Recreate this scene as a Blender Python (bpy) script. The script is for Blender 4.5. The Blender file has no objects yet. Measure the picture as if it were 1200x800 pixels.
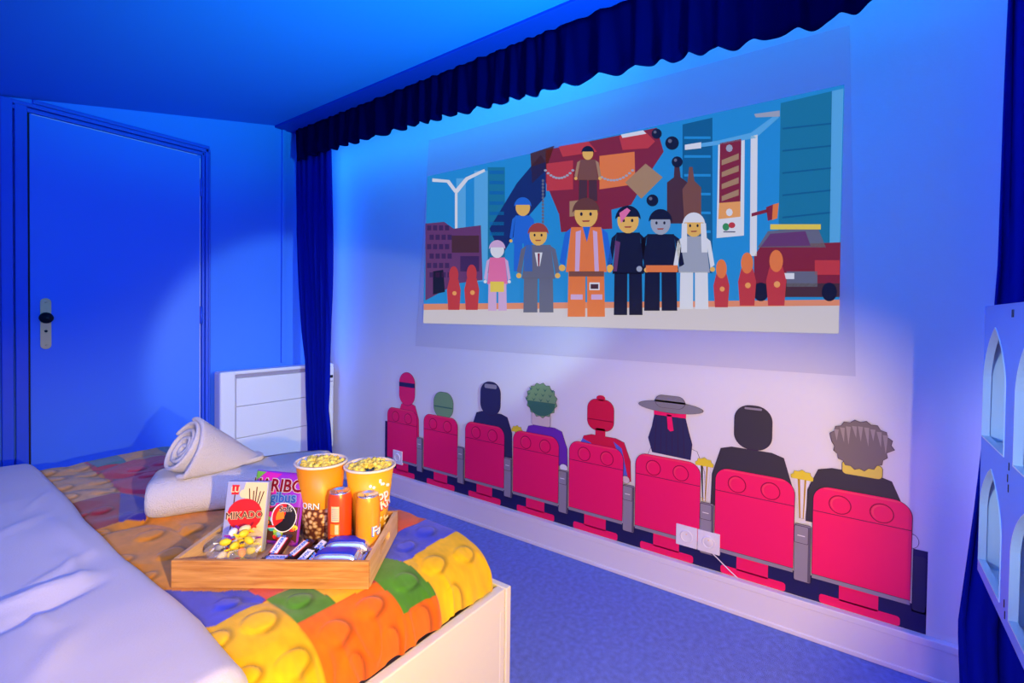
import bpy, bmesh, math, random
from math import sin, cos, pi, radians, sqrt
from mathutils import Vector, Matrix, noise
random.seed(7)
S = bpy.context.scene
COL = S.collection
V = Vector

# ------------------------------------------------------------------ camera
F = 565.0; H = 1.15; YAW = radians(35.97); PITCH = radians(1.0); ROLL = 0.0123; PY = 379.36
f0 = V((cos(YAW), sin(YAW), 0)); r0 = V((sin(YAW), -cos(YAW), 0)); u0 = V((0, 0, 1))
FW = f0*cos(PITCH) - u0*sin(PITCH); u1 = u0*cos(PITCH) + f0*sin(PITCH)
RT = r0*cos(ROLL) + u1*sin(ROLL); UP = u1*cos(ROLL) - r0*sin(ROLL)
CAM = V((0, 0, H))
cd = bpy.data.cameras.new('camera'); cam = bpy.data.objects.new('camera', cd); COL.objects.link(cam)
cd.sensor_width = 36; cd.lens = 36*F/1200; cd.shift_y = -(400-PY)/1200; cd.clip_start = 0.02
M = Matrix.Identity(4)
for i in range(3):
    M[i][0] = RT[i]; M[i][1] = UP[i]; M[i][2] = -FW[i]; M[i][3] = CAM[i]
cam.matrix_world = M
S.camera = cam

# ------------------------------------------------------------------ world, lights, exposure
W_ = bpy.data.worlds.new('world'); S.world = W_; W_.use_nodes = True
W_.node_tree.nodes['Background'].inputs[0].default_value = (.25, .25, .6, 1)
W_.node_tree.nodes['Background'].inputs[1].default_value = .1
S.view_settings.view_transform = 'Standard'; S.view_settings.look = 'None'
S.view_settings.gamma = 1; S.view_settings.use_curve_mapping = False
S.view_settings.exposure = 0.0

def aim(o, loc, target, up='Y'):
    d = (V(target)-V(loc)); o.location = loc
    o.rotation_euler = d.to_track_quat('-Z', up).to_euler()
def area(name, loc, target, sx, sy, col, power, up='Y', spread=pi):
    l = bpy.data.lights.new(name, 'AREA'); l.shape = 'RECTANGLE'; l.size = sx; l.size_y = sy
    l.color = col; l.energy = power; l.spread = spread
    o = bpy.data.objects.new(name, l); COL.objects.link(o); aim(o, loc, target, up); return o
def strip(name, a, b, direction, width, col, power):          # long thin led light from a to b
    a = V(a); b = V(b); L = (b-a).length; x = (b-a).normalized(); z = -V(direction); z = (z - x*z.dot(x)).normalized(); y = z.cross(x)
    l = bpy.data.lights.new(name, 'AREA'); l.shape = 'RECTANGLE'; l.size = L; l.size_y = width; l.color = col; l.energy = power
    o = bpy.data.objects.new(name, l); COL.objects.link(o)
    m = Matrix.Identity(4)
    for i in range(3): m[i][0] = x[i]; m[i][1] = y[i]; m[i][2] = z[i]; m[i][3] = ((a+b)/2)[i]
    o.matrix_world = m; return o
LED = (.010, .28, 1.0)
def spot(name, loc, target, angle, blend, col, power, radius):
    l = bpy.data.lights.new(name, 'SPOT'); l.spot_size = radians(angle); l.spot_blend = blend; l.energy = power; l.color = col; l.shadow_soft_size = radius
    o = bpy.data.objects.new(name, l); COL.objects.link(o); aim(o, loc, target); return o
strip('led_valance', (1.82, -.42, 2.32), (1.82, 3.02, 2.32), (.35, 0, -.94), .03, LED, 9)
strip('led_left_curtain', (1.90, 3.00, .3), (1.90, 3.00, 2.28), (.6, -.8, 0), .02, (.01, .14, 1), 3.7)
strip('led_right_curtain', (1.90, -.44, .2), (1.90, -.44, 2.28), (.6, .8, 0), .02, (.06, .10, 1.0), 1.2)
KEY = V((.10, -.30, 1.10))
spot('key_spot', KEY, KEY + f0, 160, .3, (1, .70, .09), 122, .012)
spot('far_corner_fill', (-.5, -.42, 1.6), (1.55, 3.0, -.05), 36, .55, (1, .68, .92), 88, .15)  # added fill that lifts the far left corner
area('room_fill', (-.75, .25, 1.62), (1.5, .9, .1), .9, .5, (.05, .22, 1.0), 14)
spot('ceiling_wash', (1.15, -.34, 1.30), (1.12, .85, 2.32), 70, .9, (.03, 1, .92), 400, .08)  # added upward wash to brighten the ceiling
spot('door_corner_beam', (1.62, -.36, 1.30), (1.80, 3.1, .80), 30.5, .3, (.66, .95, .9), 150, .04)
spot('door_wash', (-.55, -.40, 1.55), (.75, 3.1, 1.0), 50, .7, (.08, .32, 1), 120, .2)  # added wash to lift the blue of the door wall
spot('castle_fill', (-1.0, .9, 1.25), (1.36, -.34, .88), 15, .5, (.50, .85, 1.15), 125, .12)
strip('right_low_fill', (1.90, -.44, .05), (1.90, -.44, .9), (.6, .8, 0), .02, (.65, .30, 1.0), .45)  # added violet fill for the lower right wall, not an actual strip
area('corner_fill', (.9, -.42, .30), (2.0, .9, .5), .3, .3, (1, .42, .5), 2.6, spread=radians(120))  # added low fill for the lower walls

# ------------------------------------------------------------------ materials
MATS = {}
def mat(name, col, rough=.6, spec=.3, metal=0, emit=None, es=1.0, trans=0, alpha=1, bump=None, var=None, sheen=0):
    if name in MATS: return MATS[name]
    m = bpy.data.materials.new(name); m.use_nodes = True; nt = m.node_tree; b = nt.nodes['Principled BSDF']
    b.inputs['Base Color'].default_value = (*col, 1); b.inputs['Roughness'].default_value = rough
    b.inputs['Specular IOR Level'].default_value = spec; b.inputs['Metallic'].default_value = metal
    b.inputs['Transmission Weight'].default_value = trans; b.inputs['Alpha'].default_value = alpha
    if sheen: b.inputs['Sheen Weight'].default_value = sheen
    if emit: b.inputs['Emission Color'].default_value = (*emit, 1); b.inputs['Emission Strength'].default_value = es
    tc = nt.nodes.new('ShaderNodeTexCoord')
    if var:                                   # (scale, amount) colour mottling
        n = nt.nodes.new('ShaderNodeTexNoise'); n.inputs['Scale'].default_value = var[0]; n.inputs['Detail'].default_value = 6
        nt.links.new(tc.outputs['Object'], n.inputs['Vector'])
        r = nt.nodes.new('ShaderNodeValToRGB'); a = var[1]
        r.color_ramp.elements[0].position = .3; r.color_ramp.elements[1].position = .7
        r.color_ramp.elements[0].color = (*[c*(1-a) for c in col], 1); r.color_ramp.elements[1].color = (*[min(1, c*(1+a)+.02*a) for c in col], 1)
        nt.links.new(n.outputs['Fac'], r.inputs['Fac']); nt.links.new(r.outputs['Color'], b.inputs['Base Color'])
    if bump:                                  # (scale, strength)
        n2 = nt.nodes.new('ShaderNodeTexNoise'); n2.inputs['Scale'].default_value = bump[0]; n2.inputs['Detail'].default_value = 5
        nt.links.new(tc.outputs['Object'], n2.inputs['Vector'])
        bp = nt.nodes.new('ShaderNodeBump'); bp.inputs['Strength'].default_value = bump[1]; bp.inputs['Distance'].default_value = .01
        nt.links.new(n2.outputs['Fac'], bp.inputs['Height']); nt.links.new(bp.outputs['Normal'], b.inputs['Normal'])
    MATS[name] = m; return m
def wood(name, c1, c2, scale=(3, 40, 40), rough=.5):
    m = mat(name, c1, rough); nt = m.node_tree; b = nt.nodes['Principled BSDF']
    tc = nt.nodes.new('ShaderNodeTexCoord'); mp = nt.nodes.new('ShaderNodeMapping'); mp.inputs['Scale'].default_value = scale
    n = nt.nodes.new('ShaderNodeTexNoise'); n.inputs['Scale'].default_value = 2.0; n.inputs['Detail'].default_value = 8; n.inputs['Distortion'].default_value = .6
    r = nt.nodes.new('ShaderNodeValToRGB'); r.color_ramp.elements[0].color = (*c1, 1); r.color_ramp.elements[1].color = (*c2, 1)
    r.color_ramp.elements[0].position = .35; r.color_ramp.elements[1].position = .68
    L = nt.links.new; L(tc.outputs['Object'], mp.inputs[0]); L(mp.outputs[0], n.inputs['Vector']); L(n.outputs['Fac'], r.inputs[0]); L(r.outputs[0], b.inputs['Base Color'])
    return m
def sticker_mat(name, col): return mat('sticker_'+name, col, .45, .25)

BLUE = mat('blue_wall_paint', (.05, .22, .92), .55, .3, bump=(180, .05))
BLUEC = mat('blue_ceiling_paint', (.03, .18, .85), .7, .2, bump=(180, .04))
WHITEW = mat('white_wall_paint', (.78, .76, .80), .6, .25, bump=(120, .06))
SKIRT = mat('white_skirting_paint', (.82, .78, .86), .35, .4)
CARPET = mat('blue_carpet', (.17, .25, .93), .95, .1, bump=(500, .8), var=(50, .22), sheen=.3)
DOORB = mat('blue_door_paint', (.05, .20, .92), .42, .4)
TRIMB = mat('blue_trim_paint', (.02, .09, .72), .4, .4)
WHITEM = mat('white_enamel', (.82, .80, .86), .35, .4)
GAP = mat('grey_shadow_gap', (.35, .31, .42), .6)
BRASS = mat('brass_plate', (.92, .66, .30), .35, .5, metal=.15)
BLACK = mat('black_plastic', (.012, .012, .015), .45)
VELVET = mat('navy_velvet', (.0010, .0010, .045), .95, .0)
CURTB = mat('blue_curtain_cloth', (.002, .009, .30), .9, .05)
HEMLIGHT = mat('painted_hem_light', (.25, .35, .8), .6)

# ------------------------------------------------------------------ object helpers
def mesh(name, verts, faces, mats, parent=None, smooth=False, fm=None):
    me = bpy.data.meshes.new(name); me.from_pydata([tuple(v) for v in verts], [], faces)
    if not isinstance(mats, (list, tuple)): mats = [mats]
    for m in mats: me.materials.append(m)
    if fm:
        for p, i in zip(me.polygons, fm): p.material_index = i
    if smooth:
        for p in me.polygons: p.use_smooth = True
    me.update()
    o = bpy.data.objects.new(name, me); COL.objects.link(o)
    if parent is not None: o.parent = parent
    return o
def fixn(o):
    bm = bmesh.new(); bm.from_mesh(o.data); bmesh.ops.recalc_face_normals(bm, faces=bm.faces); bm.to_mesh(o.data); bm.free(); return o
def tag(o, label=None, cat=None, group=None, kind=None):
    if label: o['label'] = label
    if cat: o['category'] = cat
    if group: o['group'] = group
    if kind: o['kind'] = kind
    return o
def thing(name, label, cat, loc=(0, 0, 0), rz=0, group=None):
    o = bpy.data.objects.new(name, None); COL.objects.link(o); o.location = loc; o.rotation_euler = (0, 0, rz); o.empty_display_size = .05
    return tag(o, label, cat, group)
def struct(o): o['kind'] = 'structure'; return o
def sroot(name, loc=(0, 0, 0)):
    o = bpy.data.objects.new(name, None); COL.objects.link(o); o.location = loc; o['kind'] = 'structure'; return o
def bev(o, w, seg=2):
    m = o.modifiers.new('bevel', 'BEVEL'); m.width = w; m.segments = seg; m.limit_method = 'ANGLE'; return o
def box(name, a, b, m, parent=None, bv=0, off=(0, 0, 0)):
    x0, y0, z0 = [min(p, q)-o for p, q, o in zip(a, b, off)]; x1, y1, z1 = [max(p, q)-o for p, q, o in zip(a, b, off)]
    v = [(x0, y0, z0), (x1, y0, z0), (x1, y1, z0), (x0, y1, z0), (x0, y0, z1), (x1, y0, z1), (x1, y1, z1), (x0, y1, z1)]
    f = [(0, 3, 2, 1), (4, 5, 6, 7), (0, 1, 5, 4), (1, 2, 6, 5), (2, 3, 7, 6), (3, 0, 4, 7)]
    o = mesh(name, v, f, m, parent)
    if bv: bev(o, bv)
    return o
def lathe(name, prof, m, parent=None, seg=32, smooth=True, loc=(0, 0, 0), axis='z', fm=None):
    vs = []; fs = []; mi = []; n = len(prof)
    for j in range(seg):
        a = 2*pi*j/seg
        for r, z in prof:
            p = (r*cos(a), r*sin(a), z)
            if axis == 'y': p = (p[0], p[2], p[1])
            if axis == 'x': p = (p[2], p[0], p[1])
            vs.append((p[0]+loc[0], p[1]+loc[1], p[2]+loc[2]))
    for j in range(seg):
        k2 = (j+1) % seg
        for i in range(n-1):
            fs.append((j*n+i, k2*n+i, k2*n+i+1, j*n+i+1)); mi.append(fm[i] if fm else 0)
    o = mesh(name, vs, fs, m, parent, smooth, mi if fm else None); bmesh_merge(o); return o
def bmesh_merge(o, d=1e-5):
    bm = bmesh.new(); bm.from_mesh(o.data); bmesh.ops.remove_doubles(bm, verts=bm.verts, dist=d); bmesh.ops.recalc_face_normals(bm, faces=bm.faces); bm.to_mesh(o.data); bm.free()
def prism(name, pts2, to3, depth_vec, m, parent=None):
    """extrude a 2d outline: to3 maps (a,b) to a 3d point, depth_vec is the thickness"""
    n = len(pts2); d = V(depth_vec); A = [V(to3(*p)) for p in pts2]; B = [p+d for p in A]
    fs = [tuple(range(n)), tuple(range(2*n-1, n-1, -1))] + [(i, i+n, (i+1) % n + n, (i+1) % n) for i in range(n)]
    return fixn(mesh(name, A+B, fs, m, parent))
def copy_tree(o, parent=None):
    c = o.copy(); COL.objects.link(c)
    if parent is not None: c.parent = parent
    for ch in o.children: copy_tree(ch, c)
    return c
def arcpts(cx, cy, rx, ry, a0, a1, n):
    return [(cx+rx*cos(a0+(a1-a0)*i/n), cy+ry*sin(a0+(a1-a0)*i/n)) for i in range(n+1)]
def ray(x, y): return RT*((x-600)/F) + UP*(-(y-PY)/F) + FW
XW = 2.038; YD = 3.10
def wall_yz(x, y):                    # where a sight line meets the picture wall
    d = ray(x, y); t = XW/d.x; return (t*d.y, H+t*d.z)

# ------------------------------------------------------------------ structure
def ceil_z(x): return 2.36 - .218*(1.64-x)
struct(box('floor', (-1.25, -.6, -.05), (2.14, 3.2, 0), CARPET))
struct(box('wall_right', (XW, -.6, -.05), (XW+.1, 3.2, 2.6), WHITEW))
struct(box('wall_left', (-1.25, YD, -.05), (XW+.1, YD+.1, 2.6), BLUE))
struct(box('wall_back', (-1.25, -.6, -.05), (-1.15, 3.2, 2.6), BLUE))
struct(box('wall_near', (-1.25, -.6, -.05), (XW+.1, -.5, 2.6), BLUE))
xa, xb = -1.25, 1.64
o = mesh('ceiling', [(xa, -.6, ceil_z(xa)), (xb, -.6, ceil_z(xb)), (xb, 3.2, ceil_z(xb)), (xa, 3.2, ceil_z(xa)),
                     (xa, -.6, ceil_z(xa)+.4), (xb, -.6, 2.6), (xb, 3.2, 2.6), (xa, 3.2, ceil_z(xa)+.4)],
         [(0, 3, 2, 1), (4, 5, 6, 7), (0, 1, 5, 4), (1, 2, 6, 5), (2, 3, 7, 6), (3, 0, 4, 7)], BLUEC); struct(fixn(o))
BEAMB = mat('dark_blue_beam_paint', (.006, .035, .50), .5, .2)
struct(bev(box('trim_1', (1.63, -.5, 2.345), (XW, YD, 2.5), BEAMB), .003))        # boxed beam the valance hangs from
# narrow batten added to draw the sharp light edge beside the curtain
struct(bev(box('added_batten', (1.675, YD-.018, .82), (1.70, YD, 2.345), BLUE), .003))
# skirting on the picture wall: a deep cable trunk with lid
sk = sroot('baseboard_right', (XW, 0, 0))
box('trunk', (-.022, -.5, 0), (0, 2.98, .128), SKIRT, sk, .003)
box('lid', (-.026, -.5, .111), (.0, 2.98, .136), SKIRT, sk, .003)
box('foot_strip', (-.027, -.5, 0), (-.0, 2.98, .018), SKIRT, sk, .004)
struct(bev(box('baseboard_left', (-1.15, YD-.015, 0), (XW-.03, YD, .10), TRIMB), .004))

# door
dr = sroot('door_1', (.84, YD, 0))
DX0, DX1, DT = .488, 1.197, 2.047
def dbox(n, a, b, m, bv=0, par=None): return box(n, a, b, m, par or dr, bv, off=(.84, YD, 0))
leaf = dbox('door_leaf', (DX0+.004, YD-.012, .01), (DX1-.004, YD-.001, DT-.004), DOORB, .002)
dbox('shadow_gap', (DX0-.004, YD-.004, .0), (DX0+.006, YD-.0, DT), BLACK)
for nm, x0, x1, d in (('door_frame', DX0-.045, DX0-.004, .022), ('architrave', DX0-.09, DX0-.052, .028), ('architrave', DX0-.135, DX0-.097, .020),
                      ('door_frame', DX1+.004, DX1+.018, .018), ('architrave', DX1+.020, DX1+.036, .026), ('architrave', DX1+.040, DX1+.050, .016)):
    zt = min(DT+.04, ceil_z(x0)-.004)
    dbox(nm, (x0, YD-d, 0), (x1, YD, zt), TRIMB, .003)
for z0, d in ((DT, .018), (DT+.022, .026), (DT+.045, .016)):
    zc = z0+.018
    xs = max(DX0-.1, 1.64-(2.36-zc)/.218+.01)
    dbox('door_head', (xs, YD-d, z0), (DX1+.045, YD, zc), TRIMB, .003)
EDGEM = mat('painted_light_edge', (.55, .55, .92), .5)  # pale colour stands in for the bright light line along the door edges
dbox('lit_edge', (DX0+.01, YD-.0150, DT-.0075), (DX1-.02, YD-.0115, DT-.0038), EDGEM); dbox('lit_edge', (DX1-.0075, YD-.0150, .02), (DX1-.0038, YD-.0115, DT-.02), EDGEM)
for z in (.25, 1.13, 1.86):
    h = lathe('hinge', [(0, -.05), (.007, -.05), (.007, .05), (0, .05)], TRIMB, dr, 12, loc=(DX1-.84, -.02, z))
pl = prism('handle_plate', arcpts(0, .10, .019, .019, 0, pi, 10)+arcpts(0, -.10, .019, .019, pi, 2*pi, 10), lambda a, b: (.543-.84+a, -.0121, 1.085+b), (0, -.006, 0), BRASS, dr); bev(pl, .0015)
lathe('thumb_turn', [(0, 0), (.010, 0), (.010, .018), (.024, .022), (.026, .034), (.022, .04), (0, .04)], BLACK, pl, 20, axis='y', loc=(.543-.84, -.058, 1.112))
lathe('keyhole', [(0, 0), (.006, 0), (.006, .003), (0, .003)], BLACK, pl, 14, axis='y', loc=(.543-.84, -.0212, 1.05))
for z in (1.185, .985): lathe('screw', [(0, 0), (.0045, 0), (.0035, .002), (0, .002)], MATS['brass_plate'], pl, 12, axis='y', loc=(.543-.84, -.0202, z))

# ------------------------------------------------------------------ radiator
rd = thing('radiator', 'white panel radiator with horizontal front lines on the blue door wall', 'radiator', (1.64, YD, .2))
def rb(n, a, b, m, bv=.004, par=rd): return box(n, a, b, m, par, bv, off=(1.64, YD, .2))
rb('back_case', (1.275, YD-.085, .215), (2.0, YD-.012, .795), WHITEM)
rb('end_cap', (1.262, YD-.105, .21), (1.35, YD-.02, .80), WHITEM, .012)
rb('end_cap', (1.95, YD-.105, .21), (2.005, YD-.02, .80), WHITEM, .012)
rb('top_rail', (1.34, YD-.105, .778), (1.96, YD-.02, .80), WHITEM, .006)
rb('air_outlet', (1.352, YD-.094, .757), (1.948, YD-.03, .777), GAP, 0)
for z1, z0_ in ((.755, .588), (.585, .398), (.395, .218)):
    rb('front_panel', (1.353, YD-.103, z0_), (1.948, YD-.08, z1), WHITEM, .003)
cp = rb('control_panel', (1.957, YD-.112, .64), (1.998, YD-.10, .775), WHITEM, .004)
rb('display', (1.964, YD-.1135, .70), (1.991, YD-.1115, .72), MATS['black_plastic'], 0, cp)
for i in range(3): rb('button', (1.966+.009*i, YD-.114, .672), (1.972+.009*i, YD-.1115, .68), GAP, 0, cp)

# ------------------------------------------------------------------ sockets on the picture wall
def socket_insert(root, y, z, cover=False):
    o = lathe('socket_rim', [(.0, .004), (.019, .004), (.021, .0125), (.024, .0125), (.026, .009), (.026, .006)], WHITEM, root, 28, axis='x')
    o.rotation_euler = (0, 0, pi); o.location = (-.0 , y, z)
    for dz in (-.0055, .0055):
        c = lathe('pin_hole', [(0, .0045), (.003, .0045), (.003, .0052), (0, .0052)], BLACK, o, 10, axis='x', loc=(0, dz, 0))
    e = lathe('earth_pin', [(0, .004), (.0024, .004), (.0024, .0115), (0, .012)], MATS['brass_plate'], o, 10, axis='x', loc=(0, 0, .009))
    if cover: lathe('cover_disc', [(0, .009), (.0185, .009), (.0195, .007)], WHITEM, o, 24, axis='x')
s2 = thing('wall_socket', 'white double wall socket over the red seats near the floor', 'socket', (XW-.004, .525, .248))
for dy, cv in ((.0435, False), (-.0435, True)):
    p = box('socket_frame', (-.008, dy-.0425, -.0425), (.004, dy+.0425, .0425), WHITEM, s2, .002)
    r = socket_insert(s2, dy, 0, cv)
s1 = thing('wall_socket', 'white single wall socket low on the farthest magenta seat', 'socket', (XW-.004, 2.35, .248))
box('socket_frame', (-.008, -.0425, -.0425), (.004, .0425, .0425), WHITEM, s1, .002); socket_insert(s1, 0, 0)
def tube(name, pts, r, m, parent=None, seg=8):
    cu = bpy.data.curves.new(name, 'CURVE'); cu.dimensions = '3D'; cu.bevel_depth = r; cu.bevel_resolution = 2; cu.use_fill_caps = True
    sp = cu.splines.new('POLY'); sp.points.add(len(pts)-1)
    for p, q in zip(sp.points, pts): p.co = (*q, 1)
    t = bpy.data.objects.new(name, cu); me = bpy.data.meshes.new_from_object(t); me.materials.append(m)
    for p in me.polygons: p.use_smooth = True
    bpy.data.objects.remove(t); bpy.data.curves.remove(cu)
    o = bpy.data.objects.new(name, me); COL.objects.link(o)
    if parent is not None: o.parent = parent
    return o
cb = tube('cable', [(XW-.006, .47, .207), (XW-.010, .45, .196), (XW-.009, .43, .18), (XW-.010, .405, .162), (XW-.012, .37, .139)], .0022, WHITEM)
tag(cb, 'thin white cable running from double socket down to the skirting', 'cable')

# ------------------------------------------------------------------ curtains and valance
def interp(t, tab):
    if t <= tab[0][0]: return tab[0][1]
    for (a, p), (b, q) in zip(tab, tab[1:]):
        if t <= b: return p+(q-p)*(t-a)/(b-a)
    return tab[-1][1]
VT = [(-.45, 2.085), (-.05, 2.075), (.03, 2.05), (.12, 2.042), (.27, 2.045), (.5, 2.065), (.8, 2.088), (1.28, 2.103), (1.82, 2.13), (2.6, 2.147), (3.03, 2.15)]
vs = []; fs = []; ny = 620; nz = 9
for i in range(ny+1):
    y = -.45+3.48*i/ny
    ph = y*2*pi/.105 + 2.1*sin(y*4.1)+1.5*sin(y*9.7+1)
    zb = interp(y, VT) + .005*sin(ph+.6) + .004*sin(y*31)
    for j in range(nz+1):
        t = j/nz; z = 2.346+(zb-2.346)*t
        amp = .005+.011*t
        x = 1.735 + amp*(abs(sin(ph*.5))*2-1) + .004*sin(ph*1.7+t*2)
        vs.append((x, y, z))
for i in range(ny):
    for j in range(nz): a = i*(nz+1)+j; fs.append((a, a+1, a+nz+2, a+nz+1))
va = mesh('valance', vs, fs, VELVET, None, True); va.modifiers.new('thick', 'SOLIDIFY').thickness = .003
tag(va, 'dark navy gathered valance hanging from the ceiling beam above the picture', 'curtain')
hem = tube('hem_light_line', [(v[0]-.003, v[1], v[2]-.001) for v in vs[nz::(nz+1)*2] if .95 < v[1] < 1.42], .0012, HEMLIGHT, va)  # pale line painted in for LED light catching the hem
vs2 = []
def curtain(name, edges, label, m, folds, amp, x0=1.779):
    """edges: table of z -> (y left, y right)"""
    edges = [(z, a*1.02, b*1.02) for z, a, b in edges]
    vs = []; fs = []; nu = folds*14; nz = 60; zt = edges[0][0]; zb = edges[-1][0]
    for j in range(nz+1):
        z = zt+(zb-zt)*j/nz
        yl = interp(-z, [(-e[0], e[1]) for e in edges]); yr = interp(-z, [(-e[0], e[2]) for e in edges])
        for i in range(nu+1):
            u = i/nu; ph = u*folds*2*pi+.5*sin(z*3+u*4)
            vs.append((x0+amp*sin(ph)+.006*sin(ph*2.3+z*5), yl+(yr-yl)*(u+.012*sin(ph+1)), z))
    for j in range(nz):
        for i in range(nu): a = j*(nu+1)+i; fs.append((a, a+1, a+nu+2, a+nu+1))
    o = mesh(name, vs, fs, m, None, True); o.modifiers.new('thick', 'SOLIDIFY').thickness = .004
    return tag(o, label, 'curtain')
curtain('curtain', [(2.345, 3.035, 2.645), (1.7, 3.03, 2.64), (1.0, 2.96, 2.64), (.82, 2.925, 2.65), (.55, 2.90, 2.66), (.4, 2.88, 2.635), (.02, 2.87, 2.60)],
        'dark blue gathered curtain in the corner beside the radiator', CURTB, 6, .016)
curtain('curtain', [(2.345, -.285, -.485), (1.3, -.277, -.485), (.9, -.262, -.485), (.65, -.247, -.485), (.32, -.222, -.485), (.02, -.235, -.485)],
        'bright blue curtain hanging behind the arched castle shelf', CURTB, 4, .016)

# ------------------------------------------------------------------ projected picture (flat, on the wall)
def flat(name, polys, parent, x):
    """polys: list of (points in wall y,z, material, layer)"""
    vs = []; fs = []; ms = []; fm = []
    for pts, m, lay in polys:
        if m not in ms: ms.append(m)
        b = len(vs); vs += [(x-.0007*lay, p[0], p[1]) for p in pts]
        A = sum(p[0]*q[1]-q[0]*p[1] for p, q in zip(pts, pts[1:]+pts[:1]))
        idx = list(range(b, b+len(pts)))
        fs.append(tuple(idx if A < 0 else idx[::-1])); fm.append(ms.index(m))
    return mesh(name, vs, fs, ms, parent, False, fm)
def glow(name, rgb, e=.66):
    lin = [((c/255)/12.92 if c <= 10 else ((c/255+.055)/1.055)**2.4) for c in rgb]
    return mat('picture_'+name, [.03+.14*c for c in lin], .8, .05, emit=lin, es=e)
pic = thing('projected_picture', 'wide projected film picture of figures on a city street, on the white wall', 'picture', (XW, 1.1, .955))
PX0 = XW
def flatp(name, polys, par=None):
    o = flat(name, polys, par, 0)
    for v in o.data.vertices: v.co = v.co + V((0, -1.1, -.955))
    o.parent = par or pic
    return o
def W(pts): return [wall_yz(*p) for p in pts]
def E(cx, cy, rx, ry, n=18): return W(arcpts(cx, cy, rx, ry, 0, 2*pi, n)[:-1])
def R(x0, y0, x1, y1): return W([(x0, y0), (x1, y0), (x1, y1), (x0, y1)])
G = {n: glow(n, c) for n, c in dict(sky=(40, 150, 220), skyd=(20, 110, 180), skyl=(95, 180, 235), teal=(30, 125, 165), teald=(20, 100, 150), ground=(225, 215, 215), groundo=(240, 150, 110),
    plum=(110, 60, 110), plumd=(70, 40, 90), navy=(25, 45, 110), red=(205, 60, 60), redd=(140, 35, 50), orange=(245, 130, 60), orangel=(250, 170, 90), brown=(130, 80, 60), brownd=(80, 45, 45),
    tan=(180, 140, 100), black=(22, 18, 40), grey=(110, 110, 130), greyl=(170, 175, 190), white=(235, 235, 240), skin=(245, 190, 90), hairb=(110, 60, 40), hairr=(170, 70, 50), blue=(40, 110, 220),
    pink=(240, 120, 170), lilac=(220, 180, 220), yellow=(245, 215, 80), green=(60, 150, 90)).items()}
GB = mat('picture_letterbox', (.62, .60, .66), .7, .2, emit=(.26, .22, .30), es=.07)
flatp('unlit_border', [([(2.205, .957), (.014, .955), (.055, 2.165), (2.105, 2.185)], GB, 1)])
bgp = [([(2.115, 1.973), (.066, 1.965), (.066, 1.10), (2.14, 1.097)], G['sky'], 2)]
flatp('backdrop', bgp)
L = 3
def add(name, items, par=None): return flatp(name, [(p, G[m], l) for p, m, l in items], par)
add('tower', [(R(535, 209, 546, 330), 'skyl', 3), (R(556, 200, 580, 330), 'skyl', 3), (R(572, 196, 592, 320), 'teal', 4)] + [(R(574, y, 591, y+4), 'skyd', 5) for y in range(200, 300, 12)])
add('tower', [(W([(915, 121), (988, 104), (984, 300), (912, 300)]), 'teal', 3), (W([(975, 107), (988.5, 104), (984, 300), (972, 300)]), 'skyl', 4)] + [(W([(917, y), (974, y-6), (974, y-4), (917, y+2)]), 'teald', 4) for y in range(150, 280, 26)])
add('tower', [(W([(800, 146), (835, 138), (835, 320), (800, 320)]), 'teald', 3)] + [(R(802, y, 833, y+3), 'sky', 4) for y in range(160, 300, 22)])
add('ground', [(W([(497, 362), (983.5, 357), (982.7, 390.8), (496.2, 378.5)]), 'ground', 4), (W([(497, 356), (984, 351), (984, 358), (497, 363)]), 'groundo', 5)])
add('street_lamp', [(R(533.5, 222, 536.5, 270), 'white', 4), (W([(507, 209), (527, 211), (535, 222), (533, 226), (524, 214), (507, 213)]), 'white', 4), (W([(534, 222), (546, 208), (568, 198), (569, 201), (549, 211), (537, 226)]), 'white', 4)])
wl = add('brick_wall', [(W([(499, 262), (521, 260), (532, 268), (564, 264), (566, 328), (536, 332), (499, 352)]), 'plum', 5)])
add('brick_row', [(R(501+7*i+(j % 2)*3, 264+11*j, 506+7*i+(j % 2)*3, 270+11*j), 'plumd', 6) for i in range(4) for j in range(6)] + [(R(530, 276, 562, 296), 'brownd', 6), (R(540, 300, 562, 318), 'plumd', 6), (W([(508, 318), (520, 316), (522, 342), (508, 345)]), 'black', 6)], wl)
mc = add('scrap_machine', [(W([(574, 268), (606, 215), (622, 196), (634, 182), (640, 190), (640, 230), (612, 262), (588, 300)]), 'navy', 5), (W([(622, 180), (650, 171), (640, 200), (624, 215)]), 'brownd', 5),
    (W([(640, 176), (700, 164), (770, 150), (778, 178), (760, 205), (740, 240), (700, 250), (655, 250), (640, 214)]), 'redd', 5)])
add('block', [(W([(641, 192), (672, 188), (672, 222), (641, 224)]), 'red', 6)], mc); add('block', [(W([(703, 183), (744, 178), (745, 216), (703, 222)]), 'orange', 6)], mc)
add('block', [(W([(733, 214), (757, 192), (777, 208), (752, 233)]), 'tan', 7)], mc); add('block', [(W([(655, 172), (690, 166), (700, 178), (660, 184)]), 'red', 6)], mc)
add('block', [(W([(726, 160), (756, 154), (768, 166), (760, 174), (730, 176)]), 'red', 6), (W([(728, 158), (754, 153), (758, 157), (730, 162)]), 'white', 7)], mc)
add('block', [(W([(654, 236), (716, 228), (718, 268), (658, 272)]), 'redd', 6), (W([(668, 236), (686, 234), (686, 252), (668, 254)]), 'tan', 7)], mc)
for x, y, r in ((770, 157, 6), (788, 168, 8), (794, 190, 6.5), (765, 235, 7)): add('ball', [(E(x, y, r, r), 'black', 7), (E(x-r*.3, y-r*.3, r*.3, r*.3, 8), 'grey', 8)], mc)
add('bottle', [(W([(782, 214), (790, 208), (791, 190), (796, 190), (798, 208), (806, 214), (806, 262), (782, 262)]), 'brownd', 6)], mc)
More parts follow.
